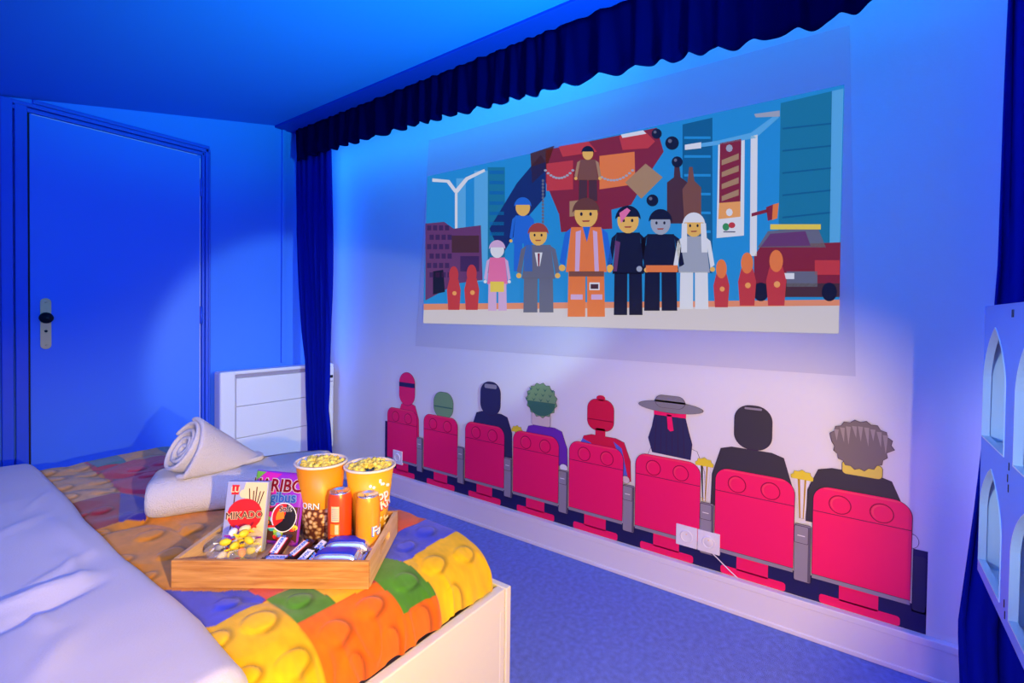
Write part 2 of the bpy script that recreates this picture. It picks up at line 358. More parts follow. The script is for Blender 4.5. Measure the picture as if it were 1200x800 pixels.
add('bottle', [(W([(800, 222), (806, 214), (808, 196), (812, 196), (814, 212), (822, 220), (822, 254), (802, 256)]), 'brown', 7)], mc)
for x0, y0, x1, y1, sg in ((640, 200, 672, 200, 9), (706, 208, 742, 200, 7)):
    add('chain', [(E(x0+(x1-x0)*i/10, y0+(y1-y0)*i/10+sg*(1-((i-5)/5)**2), 1.9, 1.4, 8), 'greyl', 9) for i in range(11)], mc)
add('chain', [(E(637, 212+4*i, 1.5, 1.9, 8), 'grey', 9) for i in range(14)], mc)
bn = add('banner', [(W([(842, 167), (873, 160), (872, 276), (840, 279)]), 'white', 5), (W([(844, 168), (869, 163), (868, 236), (843, 238)]), 'redd', 6), (W([(843, 238), (868, 236), (868, 254), (842, 257)]), 'orangel', 6)])
for i in range(4): add('stripe', [(W([(846, 188+14*i), (866, 180+14*i), (866, 187+14*i), (846, 194+14*i)]), 'tan', 7)], bn)
for nm_, it in (('green_emblem', (E(851, 266, 4, 4.5, 12), 'green', 7)), ('red_emblem', (E(858, 264, 4, 3.5, 12), 'red', 7)), ('emblem_line', (R(848, 271, 862, 272.5), 'grey', 7)), ('emblem_disc', (E(855, 174, 4, 4.5, 8), 'greyl', 7)), ('emblem_disc', (E(855, 249, 4, 4.5, 8), 'white', 7))): add(nm_, [it], bn)
add('street_lamp', [(W([(880, 160), (888, 158), (887, 300), (879, 300)]), 'white', 6), (W([(804, 171), (842, 165), (880, 156), (910, 134), (913, 138), (886, 162), (842, 170), (804, 175)]), 'skyl', 6), (W([(803, 170), (822, 167), (822, 174), (803, 176)]), 'white', 7),
    (W([(884, 134), (914, 130), (914, 137), (886, 138)]), 'greyl', 7), (W([(881, 250), (900, 245), (900, 249), (881, 254)]), 'redd', 7), (W([(898, 243), (908, 239), (910, 256), (900, 259)]), 'redd', 7), (W([(906, 240), (913, 238), (911, 256), (905, 258)]), 'orange', 8)])
car = add('red_car', [(W([(884, 300), (892, 288), (985, 284), (984, 345), (884, 348)]), 'redd', 6), (W([(888, 290), (900, 271), (958, 266), (968, 290)]), 'grey', 6), (W([(892, 289), (903, 274), (944, 271), (950, 288)]), 'plum', 7)])
add('roof_light', [(R(903, 263, 962, 269), 'yellow', 8)], car); add('bumper', [(R(886, 332, 984, 348), 'brownd', 8), (R(922, 318, 958, 336), 'grey', 8)], car)
for x in (892, 972): add('wheel', [(E(x, 342, 9, 11), 'black', 9)], car)
add('door', [(R(955, 305, 984, 322), 'red', 8), (R(930, 306, 952, 316), 'redd', 9)], car)
add('plate', [(R(918, 320, 931, 327), 'white', 9)], car)
def figure(x, top, bot, w, hair, face, coat, legs, arms, extra=()):
    """plain standing person: rounded head, tapered coat, straight legs"""
    h = bot-top; hr = h*.115
    y1 = top+2.1*hr
    f = add('figure', [(W([(x-w*.34, y1), (x+w*.34, y1), (x+w*.46, y1+h*.38), (x-w*.46, y1+h*.38)]), coat, 12)])
    add('legs', [(W([(x-w*.40, y1+h*.37), (x-1, y1+h*.37), (x-1.2, bot), (x-w*.42, bot)]), legs, 12), (W([(x+1, y1+h*.37), (x+w*.40, y1+h*.37), (x+w*.42, bot), (x+1.2, bot)]), legs, 12)], f)
    for s in (-1, 1): add('arm', [(W([(x+s*w*.34, y1+1), (x+s*w*.48, y1+h*.05), (x+s*w*.60, y1+h*.30), (x+s*w*.48, y1+h*.33), (x+s*w*.38, y1+h*.10)]), arms, 13)], f)
    for s in (-1, 1): add('hand', [(E(x+s*w*.54, y1+h*.345, w*.075, w*.075, 10), face, 14)], f)
    add('head', [(E(x, top+hr*1.15, hr*.86, hr*1.02), face, 14)], f)
    add('hair', [(W(arcpts(x, top+hr*1.05, hr*1.02, hr*1.1, pi, 2*pi, 14)+[(x+hr*.8, top+hr*.85), (x-hr*.8, top+hr*.85)]), hair, 15)], f)
    if h > 90:
        for s in (-1, 1): add('eye', [(E(x+s*hr*.34, top+hr*1.15, hr*.1, hr*.14, 8), 'black', 16)], f)
        add('mouth', [(W([(x-hr*.3, top+hr*1.62), (x+hr*.3, top+hr*1.60), (x+hr*.22, top+hr*1.72), (x-hr*.22, top+hr*1.73)]), 'hairr', 16)], f)
    for p, m, l in extra: add('detail', [(p, m, l)], f)
    return f
figure(690, 172, 236, 26, 'black', 'skin', 'brown', 'brownd', 'tan')
figure(614, 232, 318, 26, 'blue', 'skin', 'blue', 'blue', 'blue')
figure(584, 282, 364, 26, 'lilac', 'white', 'pink', 'lilac', 'lilac', [(R(576, 330, 592, 342), 'yellow', 15)])
figure(632, 262, 366, 42, 'hairr', 'skin', 'grey', 'grey', 'grey', [(W([(628, 296), (637, 296), (634, 312), (631, 312)]), 'white', 15), (W([(631.5, 297), (634, 297), (633.5, 312), (632, 312)]), 'redd', 16)])
figure(737, 242, 369, 40, 'black', 'skin', 'black', 'black', 'black', [(W([(727, 250), (736, 244), (740, 247), (729, 262)]), 'pink', 16), (W([(722, 282), (728, 284), (724, 318), (720, 318)]), 'plum', 15)])
figure(814, 250, 362, 40, 'white', 'skin', 'greyl', 'white', 'white', [(W([(800, 262), (806, 262), (806, 296), (799, 296)]), 'white', 15), (W([(822, 262), (828, 262), (830, 296), (823, 296)]), 'white', 15)])
figure(775, 246, 364, 46, 'black', 'greyl', 'black', 'black', 'black', [(R(758, 311, 795, 319), 'orange', 15)])
figure(688, 233, 371, 52, 'hairb', 'skin', 'orange', 'orange', 'blue', [(W([(676, 272), (682, 270), (680, 318), (675, 318)]), 'lilac', 15), (W([(696, 270), (701, 272), (703, 318), (698, 318)]), 'lilac', 15), (W([(684, 266), (693, 266), (689, 284)]), 'blue', 15), (R(668, 318, 709, 324), 'brown', 16), (R(670, 345, 684, 351), 'lilac', 15), (R(694, 345, 707, 351), 'lilac', 15), (R(692, 331, 704, 340), 'white', 16), (R(693.5, 333, 702.5, 338.5), 'brownd', 17)])
for x, t, b_, w in ((533, 312, 363, 13), (554, 310, 363, 14), (846, 304, 360, 15), (876, 296, 358, 17), (910, 293, 358, 19)):
    f = add('small_red_figure', [(W([(x-w*.5, b_), (x-w*.62, b_-(b_-t)*.45), (x-w*.4, t+(b_-t)*.3), (x+w*.4, t+(b_-t)*.3), (x+w*.62, b_-(b_-t)*.45), (x+w*.5, b_)]), 'red', 12)])
    add('head', [(E(x, t+(b_-t)*.2, w*.42, (b_-t)*.2), 'orange' if x > 700 else 'red', 13)], f)
    add('badge', [(E(x+1, b_-(b_-t)*.38, w*.2, w*.2, 10), 'orangel', 14)], f)

# ------------------------------------------------------------------ wall stickers: a row of spectators in cinema seats seen from behind
SM = {n: sticker_mat(n, c) for n, c in dict(red=(.95, .010, .14), redl=(.97, .06, .14), redk=(.30, .0, .045), line=(.05, .012, .06), grey=(.30, .27, .33), greyd=(.12, .10, .15), dark=(.016, .014, .10),
      navy=(.03, .028, .10), black=(.045, .038, .055), green=(.20, .36, .17), greend=(.05, .17, .12), purple=(.16, .03, .42), skin=(.78, .62, .10), skinp=(.70, .58, .55), blue=(.10, .13, .60),
      hatgrey=(.24, .23, .26), brown=(.20, .16, .16), brownl=(.36, .30, .29), corn=(.82, .66, .04), cornd=(.5, .3, .02), white=(.80, .77, .80), crimson=(.70, .01, .06)).items()}
XS = XW-.0004
def st(name, items, par, y0):
    o = flat(name, [([(p[0]-y0, p[1]) for p in pts], SM[m], l) for pts, m, l in items], par, 0); return o
def rr(y1, y0, z0, z1, r, n=6, top_only=False):
    """rounded rectangle in wall coordinates (y1 > y0)"""
    p = arcpts(y0+r, z1-r, r, r, pi, pi/2, n)+arcpts(y1-r, z1-r, r, r, pi/2, 0, n)
    if top_only: return p+[(y1, z0), (y0, z0)]
    return p+arcpts(y1-r, z0+r, r, r, 0, -pi/2, n)+arcpts(y0+r, z0+r, r, r, -pi/2, -pi, n)
def grow(pts, g):
    cx = sum(p[0] for p in pts)/len(pts); cz = sum(p[1] for p in pts)/len(pts)
    return [(cx+(p[0]-cx)*(1+g/max(.02, abs(p[0]-cx)+abs(p[1]-cz))), cz+(p[1]-cz)*(1+g/max(.02, abs(p[0]-cx)+abs(p[1]-cz)))) for p in pts]
def el(cy, cz, ry, rz, n=22): return arcpts(cy, cz, ry, rz, 0, 2*pi, n)[:-1]
base = thing('wall_sticker', 'dark sticker band with red stepped blocks under the row of printed seats', 'sticker', (XS, 1.15, .137))
def stb(name, items): 
    o = flat(name, [([(p[0]-1.15, p[1]-.137) for p in pts], SM[m], l) for pts, m, l in items], base, 0); return o
stb('dark_band', [([(2.48, .137), (-.187, .137), (-.187, .225), (2.48, .225)], 'dark', 1)])
stb('end_post', [([(2.482, .22), (2.44, .22), (2.44, .46), (2.482, .46)], 'dark', 1)])
stb('end_post', [([(-.150, .2), (-.187, .2), (-.187, .406), (-.150, .406)], 'dark', 1), (rr(-.151, -.183, .205, .385, .006), 'navy', 3)])
for n in range(8):
    c = 2.3155-.332*n
    stb('red_block', [(rr(c+.055, c-.055, .165, .224, .004), 'red', 2), (rr(c+.113, c-.113, .1375, .170, .01), 'red', 2)])
WHO = ['a round red hooded head', 'a small plain green cap, half hidden', 'dark navy hair and dark coat', 'bushy green hair and purple coat', 'a red knitted hat and blue sleeves',
       'long dark hair under a wide grey hat', 'smooth charcoal hair and black cloak', 'short grey brown hair and yellow neck']
for n in range(8):
    Lc = 2.452-.332*n; c = Lc-.1365; Rr = Lc-.273
    t = thing('wall_sticker', 'wall sticker of red cinema seat, spectator with '+WHO[n], 'sticker', (XS, c, 0), 0, 'seated spectator stickers along the picture wall')
    def S_(name, items, par=t): return st(name, items, par, c)
    def OL(pts, m, l, g=.0022): return [(grow(pts, g), 'line', l), (pts, m, l+1)]
    # ---- seat
    seat = rr(Lc, Rr, .236, .557, .05, 8, True)
    sb = S_('seat_back', OL(seat, 'red', 9) + [([(Lc, .466), (Rr, .466), (Rr, .464), (Lc, .464)], 'line', 11), ([(Lc-.03, .5535), (Rr+.03, .5535), (Rr+.03, .549), (Lc-.03, .549)], 'redl', 11)])
    for s in (.058, -.058): S_('seat_stud', [(el(c+s, .503, .033, .033), 'redk', 11), (el(c+s, .503, .030, .030), 'red', 12), (el(c+s+.003, .505, .024, .025), 'redl', 13), (el(c+s-.001, .503, .0235, .0245), 'red', 14)], sb)
    S_('seat_rail', [([(Lc, .236), (Rr, .236), (Rr, .221), (Lc, .221)], 'grey', 11), ([(Lc, .237), (Rr, .237), (Rr, .2355), (Lc, .2355)], 'line', 12)])
    if n < 7:
        a = S_('armrest', OL(rr(Rr-.004, Rr-.055, .198, .404, .006), 'grey', 11) + [([(Rr-.046, .40), (Rr-.055, .40), (Rr-.055, .2), (Rr-.046, .2)], 'greyd', 13)])
        S_('arm_button', [(rr(Rr-.002, Rr-.046, .335, .40, .004), 'line', 13), (rr(Rr-.003, Rr-.045, .337, .398, .004), 'grey', 14), ([(Rr-.012, .362), (Rr-.036, .362), (Rr-.036, .3655), (Rr-.012, .3655)], 'white', 15)], a)
    # ---- spectators (plain people, seen from behind)
    def torso(m, yl, yr, zt, zlow=.40, slope=.07, extra=()):
        pts = [(yl, zlow), (yl-.004, zt-slope-.02), (yl-.035, zt-.012), (yl-.075, zt), (yr+.075, zt), (yr+.035, zt-.012), (yr+.004, zt-slope-.02), (yr, zlow)]
        return S_('spectator_body', OL(pts, m, 4) + list(extra))
    if n == 0:
        torso('red', 2.36, 2.165, .60); S_('spectator_head', OL(rr(2.345, 2.203, .585, .788, .068, 10), 'red', 6) + [([(2.344, .725), (2.204, .725), (2.204, .698), (2.344, .698)], 'dark', 8),])
    if n == 1:
        S_('spectator_head', OL(rr(2.04, 1.885, .55, .698, .06, 10), 'green', 6) + [([(2.035, .615), (1.89, .615), (1.89, .608), (2.035, .608)], 'greend', 8)])
    if n == 2:
        torso('navy', 1.745, 1.465, .625, .40); S_('spectator_head', OL(rr(1.682, 1.545, .612, .79, .06, 10), 'navy', 6) + [(rr(1.655, 1.57, .755, .778, .01), 'grey', 8)])
    if n == 3:
        torso('purple', 1.40, 1.135, .60, .42)
        S_('spectator_neck', OL(rr(1.345, 1.235, .60, .665, .012), 'skinp', 6))
        hp = []
        for i in range(30):
            a = 2*pi*i/30; q = 1+.06*(-1)**i; hp.append((1.288+.088*q*cos(a), .728+.083*q*sin(a)))
        hd = S_('spectator_hair', OL(hp, 'green', 8))
        S_('hair_band', [(arcpts(1.288, .72, .082, .07, pi, 2*pi, 12), 'greend', 10)], hd)
        for i in range(12):
            y = 1.35-.042*(i % 4)+.012*(i//4); z = .79-.026*(i//4); S_('hair_lock', [([(y+.012, z), (y, z-.018), (y-.012, z), (y, z-.009)], 'greend', 11)], hd)
        S_('spectator_hand', OL(el(1.155, .415, .022, .018), 'white', 8))
    if n == 4:
        torso('crimson', 1.085, .815, .60, .42, extra=[([(1.07, .55), (1.055, .575), (1.01, .56), (1.01, .55)], 'blue', 6), ([(.90, .585), (.86, .56), (.83, .44), (.85, .43), (.875, .53)], 'blue', 6)])
        S_('spectator_head', OL(rr(1.032, .90, .625, .768, .045, 10), 'crimson', 6) + [(rr(.99, .94, .57, .635, .01), 'crimson', 7), (el(.965, .775, .022, .013), 'crimson', 7), ([(1.03, .675), (.902, .675), (.902, .671), (1.03, .671)], 'redk', 8)])
        S_('spectator_hand', OL(el(.838, .425, .018, .016), 'skinp', 8))
    if n == 5:
        torso('white', .755, .50, .615, .42)
        hr_ = [(.712, .74), (.722, .68), (.738, .63), (.72, .57), (.56, .565), (.555, .63), (.57, .68), (.585, .74)]
        h_ = S_('spectator_hair', OL(hr_, 'navy', 6))
        for i in range(6): S_('hair_strand', [([(.705-.022*i, .735), (.7035-.022*i, .735), (.708-.025*i, .575), (.7105-.025*i, .575)], 'line', 8)], h_)
        S_('hat_band', [([(.715, .752), (.58, .752), (.58, .733), (.715, .733)], 'red', 9), ([(.66, .74), (.64, .74), (.63, .675), (.645, .67), (.655, .68)], 'red', 9)])
        S_('wide_hat', OL(el(.648, .772, .135, .024, 26), 'hatgrey', 9) + OL(rr(.71, .585, .768, .82, .03), 'hatgrey', 11))
    if n == 6:
        torso('black', .478, .19, .645, .40, .1)
        S_('spectator_head', OL(rr(.395, .265, .648, .815, .055, 10), 'black', 6) + [(rr(.36, .30, .80, .808, .003), 'grey', 8)])
    if n == 7:
        torso('black', .15, -.125, .625, .42, .07)
        S_('spectator_neck', OL(rr(.045, -.065, .615, .66, .012), 'skin', 6))
        hp = []
        for i in range(36):
            a = 2*pi*i/36; q = 1+.045*(-1)**i; hp.append((-.003+.088*q*cos(a)*(1 if sin(a) > 0 else .86), .72+.082*q*sin(a)))
        hd = S_('spectator_hair', OL(hp, 'brown', 8))
        for i in range(9):
            y = .065-.017*i; z = .785-.0012*(i-4)**2; S_('hair_lock', [([(y+.007, z), (y-.007, z), (y-.002-.004*(i % 2), z-.04-.012*(i % 3))], 'brownl', 10)], hd)
        S_('spectator_hand', OL(el(-.147, .43, .016, .022), 'white', 3))
    if n in (3, 6, 7):
        y = {3: 1.435, 6: .505, 7: .165}[n]; z = {3: .555, 6: .558, 7: .575}[n]
        pc = S_('popcorn_box', OL([(y+.026, z), (y-.026, z), (y-.012, z-.15), (y+.008, z-.15)], 'white', 3, .001) + [([(y+.014, z), (y+.006, z), (y+.002, z-.15), (y+.006, z-.15)], 'cornd', 5), ([(y-.008, z), (y-.014, z), (y-.008, z-.15), (y-.005, z-.15)], 'cornd', 5)])
        S_('popcorn_heap', OL([(y+.032*cos(i*pi/8)*(1+.1*(-1)**i), z+.004+.02*sin(i*pi/8)*(1+.15*(-1)**i)) for i in range(9)] + [(y-.034, z-.008), (y+.034, z-.008)], 'corn', 6, .001), pc)

# ------------------------------------------------------------------ castle shelf (arched openings), right edge of the photo
CPANEL = mat('pale_blue_panel_paint', (.16, .32, .92), .5, .3)
CWHITE = mat('white_shelf_paint', (.80, .80, .86), .5, .3, bump=(60, .05))
cs = thing('castle_shelf', 'light blue castle shelf with two rows of pointed white arched openings', 'shelf', (1.24, -.228, .58))
CX0, CX1, CZ0, CZ1, CYF = .97, 1.50, .588, 1.184, -.228
def c3(a, b): return (a-1.24, 0, b-.58)
ops = []
for xr in (1.490, 1.215):
    for zb, zt in ((.893, 1.138), (.615, .845)):
        w = .205; cx = xr-w/2; sp = zb+(zt-zb)*.50
        L_ = [(xr-w, zb), (xr, zb)] + [(cx+(w/2)*(1-(i/10)**2.0)**.9 if i < 10 else cx, sp+(zt-sp)*(i/10)) for i in range(1, 11)]
        L_ += [(cx-(w/2)*(1-(i/10)**2.0)**.9, sp+(zt-sp)*(i/10)) for i in range(9, 0, -1)]
        ops.append(L_)
bm = bmesh.new()
def loop(pts): 
    vv = [bm.verts.new(c3(*p)) for p in pts]; return [bm.edges.new((a, b)) for a, b in zip(vv, vv[1:]+vv[:1])]
eds = loop([(CX0, CZ0), (CX1, CZ0), (CX1, CZ1), (CX0, CZ1)])
for o_ in ops: eds += loop(o_)
bmesh.ops.triangle_fill(bm, use_beauty=True, use_dissolve=False, edges=eds)
me = bpy.data.meshes.new('front_panel'); bm.to_mesh(me); bm.free(); me.materials.append(CPANEL)
fpn = bpy.data.objects.new('front_panel', me); COL.objects.link(fpn); fpn.parent = cs
md = fpn.modifiers.new('thick', 'SOLIDIFY'); md.thickness = .010; md.offset = 0
for o_ in ops:                     # pale bare edge lining each arch
    vs = []; fs = []; n_ = len(o_)
    ccx = sum(p[0] for p in o_)/n_; ccz = sum(p[1] for p in o_)/n_
    for p in o_:
        q = (p[0]+(ccx-p[0])*.022, p[1]+(ccz-p[1])*.015)
        for pp, y in ((p, .0065), (q, .0065), (q, -.0065), (p, -.0065)): a_ = c3(*pp); vs.append((a_[0], y, a_[2]))
    for i in range(n_):
        j = (i+1) % n_
        for e_ in range(4): fs.append((i*4+e_, i*4+(e_+1) % 4, j*4+(e_+1) % 4, j*4+e_))
    fixn(mesh('arch_edge', vs, fs, CWHITE, cs))
def cbx(n, a, b, m, bv=.002): return box(n, a, b, m, cs, bv, off=(1.24, -.228, .58))
cbx('back_board', (CX0, -.478, CZ0), (CX1, -.470, CZ1), CWHITE)
cbx('side_board', (CX1-.008, -.47, CZ0), (CX1, -.234, CZ1-.02), CWHITE); cbx('side_board', (CX0, -.47, CZ0), (CX0+.008, -.234, CZ1-.02), CWHITE)
cbx('divider', (1.240, -.47, CZ0), (1.250, -.234, CZ1-.02), CWHITE)
for z in (CZ0, .872, CZ1-.034): cbx('shelf_board', (CX0+.008, -.47, z), (CX1-.008, -.234, z+.012), CWHITE)
for x, z in ((1.245, 1.165), (1.255, 1.165), (1.245, .885), (1.252, .862), (1.245, .845), (1.250, .63), (1.243, .612)): cbx('joint_slot', (x-.0015, -.2235, z-.007), (x+.0015, -.2221, z+.007), BLACK, 0)

# ------------------------------------------------------------------ bed
BEDW = mat('cream_bed_paint', (.83, .76, .66), .4, .35)
bd = thing('bed', 'pale cream bed frame with drawer front, under the brick quilt', 'bed', (0, 1.56, 0))
def bb(n, a, b, m=BEDW, bv=.003, par=None): return box(n, a, b, m, par or bd, bv, off=(0, 1.56, 0))
BY0, BX1, RZ = .722, 1.006, .45
bb('side_rail', (-1.08, BY0+.004, .20), (BX1-.022, BY0+.030, RZ)); bb('side_rail', (-1.08, 2.43, .05), (BX1-.022, 2.455, RZ))
bb('footboard', (BX1-.020, BY0, .0), (BX1, 2.46, RZ)); bb('headboard', (-1.11, BY0, 0), (-1.085, 2.46, .9))
dw = bb('drawer', (-.05, BY0+.006, .03), (BX1-.045, BY0+.024, .335), BEDW, .002); bb('drawer', (-1.0, BY0+.006, .03), (-.055, BY0+.024, .335), BEDW, .002)
bb('drawer_frame', (BX1-.043, BY0+.003, .0), (BX1-.022, BY0+.03, .40)); bb('bed_base', (-1.08, BY0+.032, .22), (BX1-.024, 2.43, .26))
mt = box('mattress', (-1.07, BY0+.036, .262), (BX1-.03, 2.425, .40), mat('white_mattress', (.8, .78, .85), .9)); bev(mt, .03, 3); tag(mt, 'white mattress mostly hidden under duvet and quilt inside bed frame', 'mattress')

# quilt printed with coloured toy bricks
def hb(X, Y):
    a = max(0, (.93-Y)/.185); b = max(0, (X-.945)/.046); c = max(0, (Y-2.40)/.036)
    r = min(1, (a**3+b**3+c**3)**(1/3)); return .43+.14*(max(0, 1-r**3))**(1/2.5)
SRGB = lambda r, g, b: tuple((c/255/12.92 if c <= 10 else ((c/255+.055)/1.055)**2.4) for c in (r, g, b))
QC = dict(orange=SRGB(215, 130, 22), tan=SRGB(205, 150, 90), darkred=SRGB(150, 20, 45), navy=SRGB(35, 25, 130), teal=SRGB(20, 120, 120), crimson=SRGB(190, 30, 70), blue=SRGB(45, 60, 190), red=SRGB(225, 60, 30),
          yellow=SRGB(240, 180, 15), green=SRGB(75, 135, 35), orangered=SRGB(238, 105, 12))
PATCH = [('orange', [(.2, 1.69), (1.1, 1.69), (1.1, .965), (.3, .965)]), ('tan', [(.2, 2.6), (.535, 2.6), (.51, 1.916), (.2, 1.905)]), ('darkred', [(.2, 1.91), (.512, 1.92), (.47, 1.7), (.43, 1.63), (.2, 1.66)]),
    ('navy', [(.512, 1.92), (.62, 1.85), (.475, 1.58), (.43, 1.63)]), ('teal', [(.535, 2.6), (.632, 2.6), (.631, 2.284), (.54, 2.281)]), ('tan', [(.632, 2.6), (.76, 2.6), (.766, 2.261), (.631, 2.284)]), ('teal', [(.76, 2.6), (.9, 2.6), (.9, 2.25), (.766, 2.261)]),
    ('crimson', [(.54, 2.281), (.9, 2.25), (.9, 2.0), (.542, 1.765), (.509, 1.913)]), ('blue', [(.9, 2.6), (1.1, 2.6), (1.1, 1.5), (.86, 1.6)]),
    ('blue', [(.2, 1.2), (.36, 1.197), (.488, 1.031), (.494, .962), (.396, .956), (.367, .985), (.2, .99)]), ('red', [(.488, 1.03), (.536, 1.03), (.536, .97), (.494, .96)]),
    ('yellow', [(.2, .99), (.367, .986), (.396, .956), (.492, .961), (.494, .846), (.489, .60), (.2, .60)]), ('green', [(.494, .963), (.572, .963), (.576, .85), (.494, .848)]),
    ('yellow', [(.572, .965), (.66, .965), (.65, .845), (.576, .85)]), ('orangered', [(.494, .848), (.58, .85), (.655, .846), (.68, .85), (.684, .60), (.489, .60)]),
    ('green', [(.65, .94), (.745, .94), (.768, .865), (.775, .768), (.681, .768), (.676, .85)]), ('orangered', [(.681, .769), (.775, .769), (.765, .60), (.668, .60)]),
    ('yellow', [(.768, .868), (.86, .875), (1.05, .87), (1.05, .60), (.765, .60), (.775, .768)]), ('blue', [(.745, .94), (.768, .866), (.86, .874), (1.05, .87), (1.05, .985), (.82, .985)]),
    ('red', [(.82, .985), (1.05, .985), (1.05, 1.1), (.82, 1.1)]), ('blue', [(.82, 1.1), (1.05, 1.1), (1.05, 1.3), (.82, 1.3)])]
STUD = [((.446, .899), .032), ((.448, .79), .032), ((.375, .914), .026), ((.377, .806), .026), ((.535, .795), .033), ((.623, .804), .032), ((.635, .752), .022), ((.546, .750), .024), ((.530, .908), .025), ((.726, .812), .031), ((.72, .752), .024),
    ((.816, .815), .033), ((.905, .800), .030), ((.82, .752), .026), ((.44, 1.012), .024), ((.407, 2.332), .030), ((.411, 2.221), .029), ((.405, 2.097), .028), ((.395, 1.977), .026), ((.498, 2.326), .035), ((.498, 2.226), .037), ((.503, 2.089), .035), ((.479, 1.964), .033),
    ((.379, 1.600), .026), ((.453, 1.475), .032), ((.534, 1.436), .032), ((.373, 1.253), .025), ((.367, 1.387), .027), ((.374, 1.776), .026), ((.425, 1.767), .027), ((.448, 1.322), .03), ((.46, 1.60), .03), ((.62, 2.15), .03), ((.62, 2.03), .03), ((.70, 2.15), .03), ((.90, .93), .026), ((.82, .92), .026)]
def inside(p, poly):
    c = False; x, y = p
    for (x1, y1), (x2, y2) in zip(poly, poly[1:]+poly[:1]):
        if (y1 > y) != (y2 > y) and x < (x2-x1)*(y-y1)/(y2-y1)+x1: c = not c
    return c
PBB = [(n_, p_, min(a for a, b in p_), max(a for a, b in p_), min(b for a, b in p_), max(b for a, b in p_)) for n_, p_ in PATCH][::-1]
def patch(X, Y):
    cname = 'orange' if (int(X*6)+int(Y*5)) % 2 else 'crimson'
    for n_, pl_, x0_, x1_, y0_, y1_ in PBB:
        if x0_ <= X <= x1_ and y0_ <= Y <= y1_ and inside((X, Y), pl_): return n_
    return cname
def axis_samples(a, b, step, e0, e1, n):
    """samples from a to b, dense in the rounded ends of width e0 / e1"""
    s = [a+e0*(1-cos(pi/2*i/n)) for i in range(n)] if e0 else []
    m0 = a+e0; m1 = b-e1; k_ = int((m1-m0)/step); s += [m0+(m1-m0)*i/k_ for i in range(k_+1)]
    if e1: s += [b-e1*(1-cos(pi/2*(n-i)/n)) for i in range(1, n+1)]
    return s
XSA = axis_samples(.30, .991, .0038, 0, .046, 18); YSA = axis_samples(.746, 1.30, .0038, .185, 0, 74)[:-1] + axis_samples(1.30, 2.436, .0048, 0, .036, 14)
def fold(X, Y):
    n1 = noise.noise(V((X*7, Y*5, 1.2))); n2 = noise.noise(V((X*16+n1, Y*13, 4.5)))
    z = .006*n1+.003*n2
    ds = abs(noise.noise(V((X*4+Y*2.2, Y*3-X*2, 8.1)))); z -= .007*max(0, 1-ds*9)*(1 if Y > 1.2 else .5)
    # gather beside the folded towel
    d = (X-.50)*.55+(Y-1.62)*.83; e = (X-.50)*.83-(Y-1.62)*.55
    z += .016*math.exp(-(d/.035)**2)*math.exp(-(e/.10)**2)
    return z
vs = []; cols = []
for Y in YSA:
    for X in XSA:
        z = hb(X, Y); drop = (.57-z)/.14
        z += fold(X, Y)*(1-.7*min(1, drop*1.2))
        cn = patch(X, Y); c_ = V(QC[cn])
        ox = 0; oy = 0
        for (sx, sy), sr in STUD:
            # near the rounded front edge the printed stud stretches down the slope
            dy = (Y-sy)*(1+.9*max(0, (.86-Y)/.1)); d = sqrt((X-sx)**2+dy**2)/sr
            if d < 1.5:
                if d < 1: z += .005*(1-d**6)
                sh = ((X-sx)*.9+(Y-sy)*-.45)/sr      # printed shading on the right side of the stud's rim
                sm_ = lambda a_, b_: max(0, min(1, (d-a_)/(b_-a_)))
                rim = sm_(.84, .98)*(1-sm_(1.02, 1.42)); side__ = max(0, min(1, (sh+.35)/.8))
                c_ = c_*(1+.12*(1-sm_(.8, 1))-.52*rim*side__+.14*rim*(1-side__))
        m_ = noise.noise(V((X*14, Y*14, 2)))*.55+noise.noise(V((X*40, Y*34, 2)))*.5+noise.noise(V((X*110, Y*70, 7)))*.45
        c_ = c_*(1+.24*m_)
        # print seams: a darker line where two bricks meet
        if patch(X+.003, Y) != cn or patch(X, Y+.003) != cn: c_ = c_*.8
        wr = abs(noise.noise(V((X*24, (z-.4)*9, 6.3)))); vs.append((X, Y-(.006*max(0, 1-wr*5) if .04 < drop < .95 and Y < 1.2 and X < .985 else 0)*min(1, drop*3), z)); cols.append(tuple(min(1, max(0, q)) for q in c_))
nx = len(XSA); fs = [(j*nx+i, j*nx+i+1, (j+1)*nx+i+1, (j+1)*nx+i) for j in range(len(YSA)-1) for i in range(nx-1)]
QM = mat('printed_quilt', (.8, .5, .1), .9, .1, bump=(700, .25), sheen=.25)
qn = QM.node_tree; at = qn.nodes.new('ShaderNodeVertexColor'); at.layer_name = 'print'; qn.links.new(at.outputs['Color'], qn.nodes['Principled BSDF'].inputs['Base Color'])
q = mesh('quilt', vs, fs, QM, None, True)
ca = q.data.color_attributes.new('print', 'FLOAT_COLOR', 'POINT')
for i, c_ in enumerate(cols): ca.data[i].color = (*c_, 1)
md = q.modifiers.new('thick', 'SOLIDIFY'); md.thickness = .010; md.offset = -1
tag(q, 'plush quilt printed with colourful studded toy bricks across bed foot', 'blanket')

